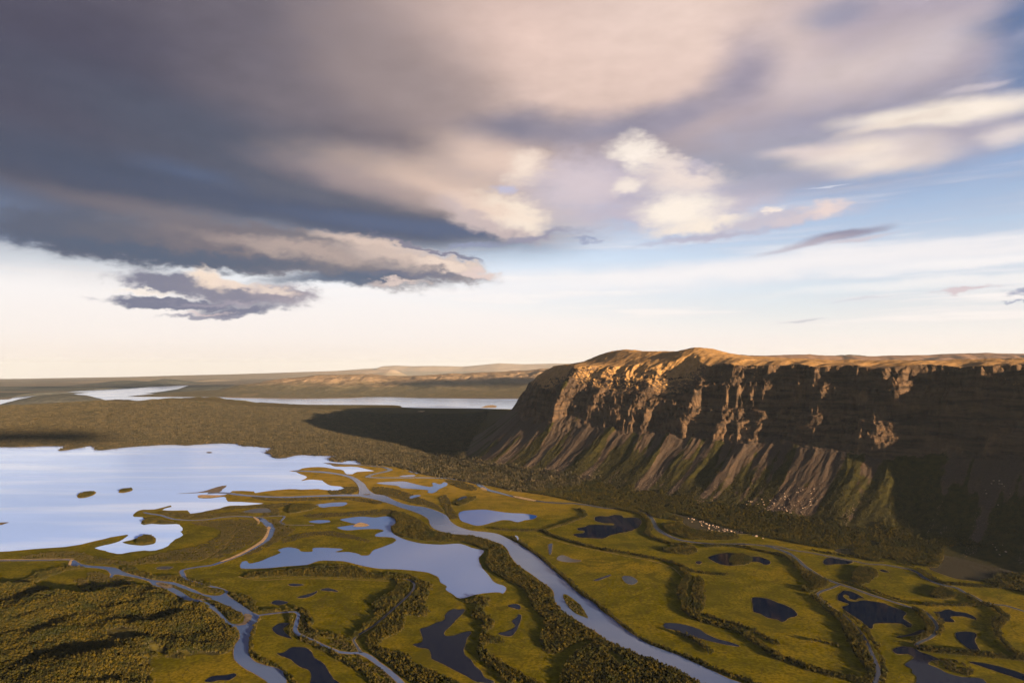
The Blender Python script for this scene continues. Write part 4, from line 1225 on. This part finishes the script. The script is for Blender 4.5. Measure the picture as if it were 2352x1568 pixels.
def scatter_tree(kind):
    """geometry nodes: instances of a plant collection on the points of the mesh"""
    ng = bpy.data.node_groups.new('scatter_' + kind, 'GeometryNodeTree')
    ng.interface.new_socket('Geometry', in_out='INPUT', socket_type='NodeSocketGeometry')
    ng.interface.new_socket('Geometry', in_out='OUTPUT', socket_type='NodeSocketGeometry')
    n, l = ng.nodes, ng.links
    gi, go = n.new('NodeGroupInput'), n.new('NodeGroupOutput')
    ci = n.new('GeometryNodeCollectionInfo')
    ci.inputs['Collection'].default_value = PROTO[kind]
    ci.inputs['Separate Children'].default_value = True
    ci.inputs['Reset Children'].default_value = True
    ip = n.new('GeometryNodeInstanceOnPoints')
    ip.inputs['Pick Instance'].default_value = True

    def named(name, t):
        a = n.new('GeometryNodeInputNamedAttribute'); a.data_type = t
        a.inputs[0].default_value = name
        return a.outputs[0]
    l.new(gi.outputs[0], ip.inputs['Points'])
    l.new(ci.outputs[0], ip.inputs['Instance'])
    l.new(named('pick', 'INT'), ip.inputs['Instance Index'])
    l.new(named('turn', 'FLOAT_VECTOR'), ip.inputs['Rotation'])
    l.new(named('size', 'FLOAT_VECTOR'), ip.inputs['Scale'])
    l.new(ip.outputs[0], go.inputs[0])
    return ng


SCAT = {}


def scatter(name, label, kind, pts, z, size, flat=(0.85, 1.2)):
    """one mass of plants or stones that nobody could count"""
    m = len(pts)
    me = bpy.data.meshes.new(name)
    me.vertices.add(m)
    co = np.column_stack([pts, np.broadcast_to(z, (m,))]).astype(np.float32)
    me.vertices.foreach_set('co', co.ravel())
    a = me.attributes.new('pick', 'INT', 'POINT')
    a.data.foreach_set('value', RNG.integers(0, len(PROTO[kind].objects), m).astype(np.int32))
    a = me.attributes.new('turn', 'FLOAT_VECTOR', 'POINT')
    rot = np.zeros((m, 3), np.float32); rot[:, 2] = RNG.random(m) * 6.283
    if kind == 'stone': rot[:] = RNG.random((m, 3)) * 6.283
    a.data.foreach_set('vector', rot.ravel())
    a = me.attributes.new('size', 'FLOAT_VECTOR', 'POINT')
    sc = np.broadcast_to(size, (m,))[:, None] * np.ones((1, 3))
    sc[:, 2] *= RNG.uniform(flat[0], flat[1], m)
    a.data.foreach_set('vector', sc.astype(np.float32).ravel())
    me.update()
    o = bpy.data.objects.new(name, me)
    COL.objects.link(o)
    if kind not in SCAT: SCAT[kind] = scatter_tree(kind)
    md = o.modifiers.new('scatter', 'NODES')
    md.node_group = SCAT[kind]
    return tag(o, label, None, None, 'stuff')


def fill(poly, spacing, gap=0.0, gap_size=40.0, seed=1, water=True, fray=5.0):
    lo, hi = poly.min(0), poly.max(0)
    nx, ny = max(1, int((hi[0] - lo[0]) / spacing)), max(1, int((hi[1] - lo[1]) / spacing))
    X, Y = np.meshgrid(np.arange(nx + 1) * spacing + lo[0], np.arange(ny + 1) * spacing + lo[1])
    p = np.column_stack([X.ravel(), Y.ravel()]) + RNG.uniform(-0.55, 0.55, (X.size, 2)) * spacing
    edge = np.column_stack([perlin(p[:, 0] / 25, p[:, 1] / 25, 77), perlin(p[:, 0] / 25, p[:, 1] / 25, 78)]) * fray
    p = p[inside(p + edge, poly)]
    if gap and len(p):
        p = p[fbm(p[:, 0] / gap_size, p[:, 1] / gap_size, 3, seed) > gap - 0.6]
    if water and len(p):
        wet = np.zeros(len(p), bool)
        for w in WATER:
            wet |= inside(p, w)
        for q in ISLE_POLYS:
            wet &= ~inside(p, q)
        p = p[~wet]
    return p


def frame_cull(p, z=3.0, margin=60):
    if len(p) == 0: return p
    u, v, d = project(p[:, 0], p[:, 1], np.broadcast_to(z, (len(p),)))
    return p[(d > 0) & (u > -margin) & (u < 2500 + margin) & (v < 1667 + margin * 1.5)]


# tall birch woods and belts: traced outlines
BIRCH_POLYS = [
    'E:-150,670 0,660 120,650 280,645 380,690 480,720 600,760 720,770 790,760 820,730 1000,690 1130,660 1260,655 1340,690 1430,740 1500,775 1600,790 1680,810 1760,870 1830,940 1900,1000 1955,1020 1955,1070 1925,1120 1895,1180 1840,1200 1700,1200 1560,1200 1440,1240 1350,1180 1240,1160 1230,1240 1200,1320 1230,1420 1200,1530 -250,1530',
    'E:90,630 200,590 380,520 560,490 600,500 420,560 300,610 150,640',
    'F:0,545 150,530 350,505 500,490 650,480 850,480 960,500 1030,540 1150,550 1330,555 1430,590 1530,640 1500,720 1470,800 1510,860 1420,900 1330,880 1300,930 1290,1000 1150,1080 1090,1130 1180,1190 1330,1200 1370,1270 1500,1330 1650,1390 1800,1500 1500,1500 1330,1420 1200,1310 1080,1230 1010,1160 985,1070 1050,1000 1150,920 1250,830 1350,740 1400,660 1380,610 1300,585 1180,590 950,580 700,570 400,565 200,570 0,580',
    'F:1240,600 1330,620 1350,680 1280,750 1180,840 1090,900 1060,860 1040,800 1100,740 1200,690 1250,640',
    'E:1870,700 1950,710 2060,740 2095,800 2100,860 2040,830 1950,770',
    'F:1220,30 1330,60 1440,110 1500,160 1560,195 1700,220 1850,235 2000,270 2090,310 2140,370 2200,450 2300,540 | G:420,620 505,700 515,770 600,870 760,965 940,1085 1150,1180 1450,1305 1720,1440 1900,1560 700,1560 640,1440 690,1330 740,1260 830,1210 920,1180 980,1220 1050,1290 1100,1250 900,1130 800,1090 720,1090 620,1150 520,1180 440,1150 400,1080 430,980 440,920 380,870 320,790 300,720 250,660 160,610 80,570 0,520 | F:1980,490 1975,420 1990,370 1960,340 1870,310 1760,275 1620,280 1480,270 1350,250 1260,230 1210,200 1190,150',
    'G:560,1560 570,1400 600,1300 660,1220 740,1160 830,1110 920,1120 960,1180 850,1200 740,1260 690,1340 680,1560',
    'G:1650,640 1690,560 1740,600 1750,700 1740,850 1660,850 1640,760',
    'G:1400,130 1490,130 1540,120 1600,160 1700,190 1900,200 2000,220 2040,250 1960,265 1700,265 1600,255 1500,225 1440,190',
    'G:1400,340 1560,320 1640,310 1690,350 1640,385 1540,380 1450,370',
    'H:530,510 620,530 720,570 760,610 740,640 650,680 560,700 540,650 600,620 540,570',
    'H:870,930 930,940 1000,1020 1050,1100 1090,1200 1130,1300 1140,1380 1080,1450 1060,1360 1010,1260 940,1160 900,1080 870,1000',
    'I:1640,430 1750,390 1850,350 1960,360 2030,390 2000,450 1950,500 1960,600 2060,650 2100,740 2040,830 2010,890 2100,920 2200,940 2250,1010 2150,1000 2000,1010 1950,1080 2020,1160 2100,1260 2200,1340 2300,1440 2400,1540 2300,1620 2150,1450 2000,1330 1900,1220 1850,1100 1900,950 1890,850 1930,750 1880,670 1790,640 1780,560 1850,490 1840,430 1750,430',
]
BIRCH_LINES = [
    ('E:1040,500 1100,540 1200,565 1350,578 1500,592 1620,630 1700,650', 30),
    ('F:1090,900 1040,940 950,1010 880,1070 850,1080 760,1070 650,1050 560,1030 520,980 530,930 490,870 440,835 330,840 200,850 100,850', 13),
    ('F:430,1062 560,1122 640,1165 720,1195 800,1250 900,1310 1000,1370 1070,1460', 13),
    ('F:115,905 70,960 45,1040 40,1140 60,1220 130,1255 250,1320 350,1380 400,1460', 10),
    ('F:375,880 372,960 358,1010 385,1060', 9),
    ('G:170,240 330,355 450,448 545,530 655,620 715,690 845,770 930,850 1015,920 1110,1000 1210,1070 1310,1120 1430,1170 1560,1215 1710,1270 1860,1340 2010,1390 2300,1500', 15),
    ('G:0,170 150,185 300,190 400,185 450,205 560,250 700,290 850,330 1000,360 1150,380 1300,410 1450,440 1560,480 1640,520 1700,530 1820,545 1940,550', 15),
    ('G:400,190 520,160 640,120 750,80 770,40 720,10', 14),
    ('G:1560,500 1610,560 1580,630 1560,700 1590,770 1600,840 1640,880 1720,920 1850,960 2000,1000 2100,1050 2200,1120 2300,1190 2400,1250 | H:400,1240 560,1300 680,1345 800,1375 950,1405 1080,1460', 21),
    ('G:1660,865 1760,885 1900,930 2050,970 2200,1040 2352,1130', 11),
    ('G:1500,1000 1560,1040 1650,1080 1720,1120 1790,1180 1800,1200', 11),
    ('G:1060,-5 1170,25 1255,75 1295,120 1295,180 1280,210 1320,240 1420,280 1480,297 1600,300', 22),
    ('G:1750,320 1900,312 2050,322 2200,352 2352,385 | H:420,405 480,460 530,510', 17),
    ('H:640,720 720,800 820,880 880,940', 24),
    ('H:880,860 970,930 1045,990 1095,1070 1145,1150 1190,1250 1200,1330 1190,1480', 9),
    ('H:850,605 1000,645 1200,715 1400,785', 7),
    ('H:1470,825 1540,900 1580,960 1580,1030 1520,1065 1440,1095', 15),
    ('H:1650,860 1680,960 1650,1050', 9),
    ('H:1480,1140 1600,1172 1750,1185 1900,1195 2100,1218 2352,1243 2500,1260', 24),
    ('H:1450,795 1650,802 1900,800 2050,790', 12),
    ('H:1720,620 1900,640 2100,650 2352,680 2500,700', 22),
    ('H:1880,695 1960,770 2100,815 2170,860 2200,900 2140,980 2150,1060 2230,1140 2320,1220', 15),
    ('H:2110,900 2120,1000 2180,1100 2260,1190', 9),
    ('H:1300,440 1500,505 1620,590 1740,640', 10),
    ('H:600,345 800,385 1000,415 1200,448', 7),
    ('G:-20,1220 80,1310 200,1380 400,1480', 26),
    ('H:590,1090 720,1110 860,1140', 8),
    ('E:540,480 600,500 700,495', 9),
]
SCRUB_POLYS = [
    'E:1560,120 1800,105 2000,88 2110,110 2110,140 1990,170 1900,250 1800,340 1720,400 1600,430 1400,440 1200,450 1100,430 1250,390 1400,350 1600,320 1740,260 1820,190 1700,150',
    'E:1960,190 2080,150 2170,155 2190,190 2150,240 2050,300 1900,370 1780,420 1740,400 1860,310 1930,240',
    'E:1200,75 1300,90 1450,120 1300,125 1190,125 1170,110',
    'E:1300,30 1450,35 1560,50 1800,40 1960,30 2100,50 1900,60 1700,82 1560,88 1430,75',
    'E:620,360 760,395 900,420 1040,440 1200,455 1050,475 900,465 760,460 660,445',
    'E:180,400 420,360 620,360 640,410 420,415 200,418',
    'F:470,60 650,40 800,40 1000,20 1180,10 1230,40 1100,60 900,60 700,75 560,85',
    'F:160,100 240,90 330,130 400,180 330,230 220,300 100,360 0,390 60,320 170,270 230,190',
    'F:350,230 520,200 720,190 850,215 1000,260 1010,280 880,255 760,240 600,220 450,250 300,290',
    'F:660,1085 800,1095 870,1105 930,1170 850,1178 740,1150',
    'F:830,1205 930,1215 1030,1265 1130,1335 1230,1450 1080,1450 980,1340 880,1270',
    'F:450,880 500,960 530,1030 600,1080 480,1050 425,1000',
    'G:400,1060 520,1120 640,1100 560,1180 480,1200 420,1150',
    'G:590,715 640,730 700,775 740,812 770,862 785,900 690,862 650,828 612,780',
    'E:1300,622 1400,632 1500,668 1580,698 1680,728 1720,742 1620,748 1560,728 1490,684 1420,655',
    'E:1690,672 1760,660 1825,672 1835,685 1805,704 1745,704',
    'B:1000,995 1120,1020 1250,1060 1400,1090 1470,1120 1400,1060 1300,1020 1180,975 1060,950 980,950',
    'B:160,1010 400,1025 700,1020 900,1025 1060,1055 1000,1065 800,1035 500,1045 300,1045 200,1035',
    'B:280,1090 330,1095 350,1130 300,1150 230,1150',
    'B:1430,1020 1480,1000 1520,1080 1560,1160 1520,1170 1480,1110',
    'B:1480,900 1600,915 1700,955 1660,975 1560,950',
    'B:690,960 860,945 885,965 830,1000 700,1000',
    'H:1600,1260 1750,1230 1850,1270 1950,1340 1900,1380 1750,1340',
    'E:900,560 1000,560 1120,600 1050,640 900,600 760,560 700,540 800,520',
    'E:600,600 760,560 900,610 1000,650 860,660 700,690 640,640',
    'A:1600,1080 1800,1070 1900,1060 2000,1060 1900,1090 1750,1090 1500,1110 1400,1130 1350,1140 1400,1120',
]
CLEARINGS = [trace('E:880,1060 1000,1035 1100,1060 1080,1110 950,1120 860,1100'), trace('E:60,800 300,815 560,790 700,775 500,790 250,800 80,780')]

# the lower left wood stands on knolls
WOOD = smooth_line(trace(BIRCH_POLYS[0]), 2, True)
kx = np.arange(WOOD[:, 0].min() - 60, WOOD[:, 0].max() + 60, 8.0); ky = np.arange(WOOD[:, 1].min() - 60, WOOD[:, 1].max() + 60, 8.0)
KX, KY = np.meshgrid(kx, ky)
km = inside(np.column_stack([KX.ravel(), KY.ravel()]), WOOD).reshape(KX.shape).astype(float)
for _ in range(7):
    km = (km + np.roll(km, 1, 0) + np.roll(km, -1, 0) + np.roll(km, 1, 1) + np.roll(km, -1, 1)) / 5
km = sstep(km, 0.45, 1.0)
KZ = km * (4 + 24 * sstep(fbm(KX / 260 + 3.1, KY / 260, 3, 350), -0.25, 0.45) + 3 * fbm(KX / 50, KY / 50, 3, 351)) - 0.4
tag(grid_obj('knolls', KX, KY, KZ, M_KNOLL), 'low wooded knolls under the lower left birch wood', None, None, 'structure')


def knoll_height(p):
    ix = np.clip(np.rint((p[:, 0] - kx[0]) / 8.0).astype(int), 0, len(kx) - 1); iy = np.clip(np.rint((p[:, 1] - ky[0]) / 8.0).astype(int), 0, len(ky) - 1)
    ok = (p[:, 0] > kx[0]) & (p[:, 0] < kx[-1]) & (p[:, 1] > ky[0]) & (p[:, 1] < ky[-1])
    return np.where(ok, np.maximum(KZ[iy, ix], 0), 0.0)


birch = []
for i, tr in enumerate(BIRCH_POLYS):
    birch.append(fill(smooth_line(trace(tr), 2, True), 4.2 if i == 0 else 4.8, 0.2, 26, 5, True, 24.0 if i == 0 else 6.0))
for tr, w in BIRCH_LINES:
    p = trace(tr)
    birch.append(fill(ribbon(p, w * 1.15), 4.6, 0.15, 30, 9))
birch = frame_cull(np.concatenate(birch))
for c in CLEARINGS:
    birch = birch[~inside(birch, c)]
scrub = frame_cull(np.concatenate([fill(smooth_line(trace(tr), 2, True), 5.2, 0.42, 22, 15) for tr in SCRUB_POLYS]))
# loose bushes over the meadows and round the woods
loose = RNG.uniform([-2600, 1400], [2400, 4700], (30000, 2))
loose = loose[(fbm(loose[:, 0] / 160, loose[:, 1] / 160, 4, 33) > 0.20)]
loose = frame_cull(loose)
wet = np.zeros(len(loose), bool)
for w in WATER: wet |= inside(loose, w)
loose = loose[~wet & (land_height(loose[:, 0], loose[:, 1]) < 1)]

d_b = np.hypot(birch[:, 0], birch[:, 1])
u, v, dd = project(birch[:, 0], birch[:, 1], np.full(len(birch), 3.0))
order = np.argsort(np.where((u > 15) & (u < 2485) & (v < 1650), d_b, 1e9))
near_idx = order[:300]
near = birch[near_idx]
rest = np.delete(birch, near_idx, axis=0)
scatter('birch_woods', 'golden green birch woods and bank belts winding over the delta', 'birch', rest, knoll_height(rest) - 0.2, RNG.uniform(0.7, 1.3, len(rest)) * (1.05 + 0.45 * fbm(rest[:, 0] / 60, rest[:, 1] / 60, 3, 360)) * np.where(inside(rest, WOOD), 1.0, 1.0))
scatter('willow_scrub', 'low grey green willow scrub on the delta flats', 'willow', scrub, 0.0, RNG.uniform(0.6, 1.15, len(scrub)))
scatter('meadow_bushes', 'loose small bushes scattered over the meadows', 'willow', loose, -0.3, RNG.uniform(0.25, 0.6, len(loose)))

# the nearest birches, one by one
near_z = knoll_height(near) - 0.2
crowns, trunks = [], []
for c, s in BIRCH:
    me = bpy.data.meshes.new('crown'); me.from_pydata(c[0], [], c[1]); me.materials.append(M_BIRCH); me.update(); crowns.append(me)
    me = bpy.data.meshes.new('trunk'); me.from_pydata(s[0], [], s[1]); me.materials.append(M_BARK); me.update(); trunks.append(me)
for i, (x, y) in enumerate(near):
    t = bpy.data.objects.new('birch_tree', None)
    COL.objects.link(t)
    k = i % len(crowns)
    sc = random.uniform(0.75, 1.25)
    t.location = (x, y, near_z[i]); t.rotation_euler = (0, 0, random.uniform(0, 6.28)); t.scale = (sc, sc, sc * random.uniform(0.9, 1.2))
    t.empty_display_size = 1.0
    tag(t, 'small golden green birch in the nearest woods along the lower edge', 'tree', 'nearest birch trees')
    for nm, me in (('crown', crowns[k]), ('trunk', trunks[k])):
        c = bpy.data.objects.new(nm, me); COL.objects.link(c); c.parent = t

# separate groves that stand alone
GROVES = [
    ('round bushy grove on the islet in the lake bay', 'E:1120,290 1130,250 1190,228 1255,240 1275,268 1240,292 1180,300'),
    ('low trees covering the left small lake islet', 'A:535,1012 545,997 600,984 648,982 650,992 618,1010 560,1022'),
    ('low trees covering the right small lake islet', 'A:815,980 832,969 890,960 903,964 896,973 850,986'),
    ('dark spreading grove between two pale ponds', 'B:400,1120 420,1085 470,1070 560,1072 610,1085 560,1105 470,1125 420,1130'),
    ('dense round grove standing in the black pond', 'G:1950,450 1960,410 2000,388 2060,380 2115,400 2140,435 2120,460 2040,475 1980,470'),
    ('rounded grove in the middle of the shaded right meadow', 'H:935,590 950,530 1000,490 1080,490 1150,520 1150,560 1080,620 1000,635'),
    ('spreading grove under the cliff at right', 'H:930,370 980,335 1060,330 1150,370 1180,410 1150,445 1060,430 980,400'),
    ('grove with a long shadow at the right edge meadow', 'H:1570,720 1620,670 1680,650 1760,680 1800,720 1740,750 1640,750'),
    ('ragged grove beside the brown silty pond', 'H:1280,430 1290,370 1350,330 1400,350 1410,400 1360,440'),
    ('lone scrub mound by the small pond', 'B:1540,1065 1580,1045 1640,1022 1690,1015 1680,1035 1620,1065 1570,1080'),
    ('dense trees covering the wedge islet of the left river', 'E:1700,768 1790,785 1890,832 1970,870 1990,905 1960,938 1900,938 1850,885 1790,830'),
    ('tuft of trees on the point of the lake bay', 'E:1165,122 1190,100 1240,95 1290,110 1250,126 1190,132'),
]
for lab, tr in GROVES:
    p = fill(trace(tr), 3.9, 0, 30, 3, False)
    q = project(p[:, 0], p[:, 1], np.zeros(len(p)))
    big = 1.25 if 'dark spreading' not in lab else 1.5
    scatter('grove', lab, 'birch', p, 0.5, RNG.uniform(0.8, big, len(p)))

# wood on the apron below the cliff, and the bushes that climb the talus
ap = RNG.uniform([-800, -560], [3400, 40], (84000, 2))            # (along, across) the mountain foot
apx = O_[0] + ap[:, 0] * A_[0] + ap[:, 1] * N_[0]
apy = O_[1] + ap[:, 0] * A_[1] + ap[:, 1] * N_[1]
fld = mountain_fields(apx, apy)
keep = (fld[2] > -345) & (fld[2] < -20 + 70 * fbm(apx / 90, apy / 90, 3, 19)) & (fbm(apx / 120, apy / 120, 3, 18) > -0.38)
p = np.column_stack([apx, apy])[keep]; z = fld[4][keep]
wet = np.zeros(len(p), bool)
for w in WATER: wet |= inside(p, w)
p, z = p[~wet], np.maximum(z[~wet], 0)
scatter('cliff_foot_wood', 'dark birch wood along the foot of the cliff', 'birch', p, z, RNG.uniform(0.8, 1.45, len(p)))
tb = RNG.uniform([-300, -260], [3300, 430], (42000, 2))
tx = O_[0] + tb[:, 0] * A_[0] + tb[:, 1] * N_[0]
ty = O_[1] + tb[:, 0] * A_[1] + tb[:, 1] * N_[1]
fld = mountain_fields(tx, ty)
st = fbm(warp_s(fld[0]) / 170, fld[1] / 3000, 3, 101, 0.55) + 0.14 * fbm(fld[0] / 34, fld[1] / 900, 3, 103, 0.6)
keep = (fld[2] > -30) & (fld[2] < 330) & (st < 0.02) & (RNG.random(len(tx)) < np.clip(1.15 - fld[2] / 330, 0, 1))
scatter('talus_bushes', 'dwarf birch bushes climbing the talus', 'willow', np.column_stack([tx, ty])[keep], fld[4][keep], RNG.uniform(0.5, 1.1, keep.sum()))

# forest beyond the lake: plain and hill
hx, hy, hz = HILLS[0]


def hill_height(x, y):
    ix = np.clip(np.searchsorted(hx, x) - 1, 0, len(hx) - 2); iy = np.clip(np.searchsorted(hy, y) - 1, 0, len(hy) - 2)
    fx = np.clip((x - hx[ix]) / (hx[ix + 1] - hx[ix]), 0, 1); fy = np.clip((y - hy[iy]) / (hy[iy + 1] - hy[iy]), 0, 1)
    a = hz[iy, ix] * (1 - fx) + hz[iy, ix + 1] * fx
    b = hz[iy + 1, ix] * (1 - fx) + hz[iy + 1, ix + 1] * fx
    inside_ = (x > hx[0]) & (x < hx[-1]) & (y > hy[0]) & (y < hy[-1])
    return np.where(inside_, a * (1 - fy) + b * fy, 0.0)


pf = fill(forest_land, 25, 0.22, 150, 44, False)
pf = pf[pf[:, 1] < 9700]
zf = np.maximum(np.maximum(hill_height(pf[:, 0], pf[:, 1]), 0), land_height(pf[:, 0], pf[:, 1]))
md = mountain_fields(pf[:, 0], pf[:, 1])[2]
ok = md < 30
pf, zf = pf[ok], zf[ok]
u, v, dd = project(pf[:, 0], pf[:, 1], zf)
ok = (u > -80) & (u < 2000)
scatter('conifer_forest', 'brown green forest covering the plain and hill beyond the lake', 'wood', pf[ok], zf[ok], RNG.uniform(0.9, 1.55, ok.sum()))

# ------------------------------------------------------------------ stones fallen from the cliff
bp = []
for tr, n in (('G:1600,75 1700,95 1800,130 1950,175 2090,205 1980,205 1800,185 1650,120', 46), ('G:2050,130 2200,180 2352,215 2352,260 2150,240 2040,200', 22), ('D:60,1150 300,1180 560,1190 600,1230 400,1240 150,1210', 60),
              ('D:300,1240 500,1260 640,1300 480,1300 330,1280', 14), ('D:1640,1300 1800,1330 1900,1380 1760,1400 1640,1360', 12), ('H:2090,400 2210,420 2210,450 2100,430', 6)):
    q = trace(tr)
    c = q[RNG.integers(0, len(q), n * 6)] * RNG.random((n * 6, 1)); 
    lo, hi = q.min(0), q.max(0)
    r = RNG.uniform(lo, hi, (n * 30, 2))
    bp.append(r[inside(r, q)][:n])
bp = np.concatenate(bp)
bz = land_height(bp[:, 0], bp[:, 1])
for i in range(len(bp)):
    b = bpy.data.objects.new('boulder', STONES[i % len(STONES)])
    COL.objects.link(b)
    s = random.uniform(2.2, 4.2) * (1.5 if random.random() < 0.12 else 1)
    b.location = (bp[i, 0], bp[i, 1], bz[i] + 0.25 * s + Z_POND)
    b.scale = (s, s * random.uniform(0.7, 1.1), s * random.uniform(0.7, 1))
    b.rotation_euler = (random.uniform(-0.3, 0.3), random.uniform(-0.3, 0.3), random.uniform(0, 6.28))
    tag(b, 'pale pinkish boulder lying below the cliff', 'boulder', 'boulders fallen from the cliff')

sb = RNG.uniform([-100, -120], [3000, 330], (30000, 2))
tx = O_[0] + sb[:, 0] * A_[0] + sb[:, 1] * N_[0]
ty = O_[1] + sb[:, 0] * A_[1] + sb[:, 1] * N_[1]
fld = mountain_fields(tx, ty)
st = fbm(warp_s(fld[0]) / 170, fld[1] / 3000, 3, 101, 0.55) + 0.14 * fbm(fld[0] / 34, fld[1] / 900, 3, 103, 0.6)
keep = (fld[2] > -130) & (fld[2] < 330) & (st > 0.05) & (RNG.random(len(tx)) < np.clip(1.0 - np.abs(fld[2] - 20) / 220, 0.06, 1))
scatter('scree_stones', 'scree of pale stones spilling down the talus', 'stone', np.column_stack([tx, ty])[keep], fld[4][keep], RNG.uniform(0.5, 1.0, keep.sum()) ** 2 * 2.6)

# ------------------------------------------------------------------ clouds behind the camera whose shadows lie on the land in view
M_CLOUD = mat_plain("cloud_white", (0.75, 0.75, 0.75), (0.85, 0.85, 0.85), 400)


def cloud(label, target, alt, rx, ry, rot, seed):
    k = (alt - target[2]) / math.tan(SUN_EL)
    cx, cy = target[0] + math.sin(SUN_AZ) * k, target[1] + math.cos(SUN_AZ) * k
    n, m = 96, 40
    th, ph = np.meshgrid(np.linspace(0, 2 * math.pi, n), np.linspace(-math.pi / 2, math.pi / 2, m))
    X, Y, Z = np.cos(ph) * np.cos(th), np.cos(ph) * np.sin(th), np.sin(ph)
    w = 1 + 0.45 * fbm(2.2 * X + 9, 2.2 * Y + 1.7 * Z, 4, seed) + 0.2 * fbm(6 * X, 6 * Y + 3 * Z, 3, seed + 3)
    w = 1 + (w - 1) * np.cos(ph)
    X, Y, Z = X * rx * w, Y * ry * w, Z * np.where(Z > 0, 90, 40) * w
    c, s_ = math.cos(rot), math.sin(rot)
    o = grid_obj('cloud', cx + X * c - Y * s_, cy + X * s_ + Y * c, alt + Z, M_CLOUD)
    return tag(o, label, None, None, 'structure')


cloud('flat cloud behind the camera shading the wood by the lake', (-4900, 6330, 10), 3000, 1150, 430, 0.1, 700)
cloud('broad flat cloud far behind the camera shading the hills on the left horizon', (-11500, 22500, 120), 6000, 3600, 2300, 0.2, 740)
cloud('flat cloud far behind the camera shading the hill across the far lake', (-700, 18300, 200), 5200, 2600, 1300, 0.0, 720)

# ------------------------------------------------------------------ the air: even haze round camera and scene
hm = bpy.data.materials.new("air_haze")
hm.use_nodes = True
HT = NT(hm.node_tree)
HT.n.clear()
ho = HT.new('ShaderNodeOutputMaterial')
hv = HT.new('ShaderNodeVolumePrincipled')
hv.inputs['Color'].default_value = (0.70, 0.85, 1.0, 1)
hv.inputs['Density'].default_value = 4.2e-6
hv.inputs['Anisotropy'].default_value = 0.22
HT.l.new(hv.outputs[0], ho.inputs['Volume'])
x0, x1, y0, y1, z0, z1 = -91000, 91000, -16000, 91000, -1900.0, 1220.0
hz_o = mesh_obj('haze', [(x0, y0, z0), (x1, y0, z0), (x1, y1, z0), (x0, y1, z0), (x0, y0, z1), (x1, y0, z1), (x1, y1, z1), (x0, y1, z1)],
                [(0, 3, 2, 1), (4, 5, 6, 7), (0, 1, 5, 4), (1, 2, 6, 5), (2, 3, 7, 6), (3, 0, 4, 7)], hm)
tag(hz_o, 'pale haze filling the valley air', None, None, 'stuff')
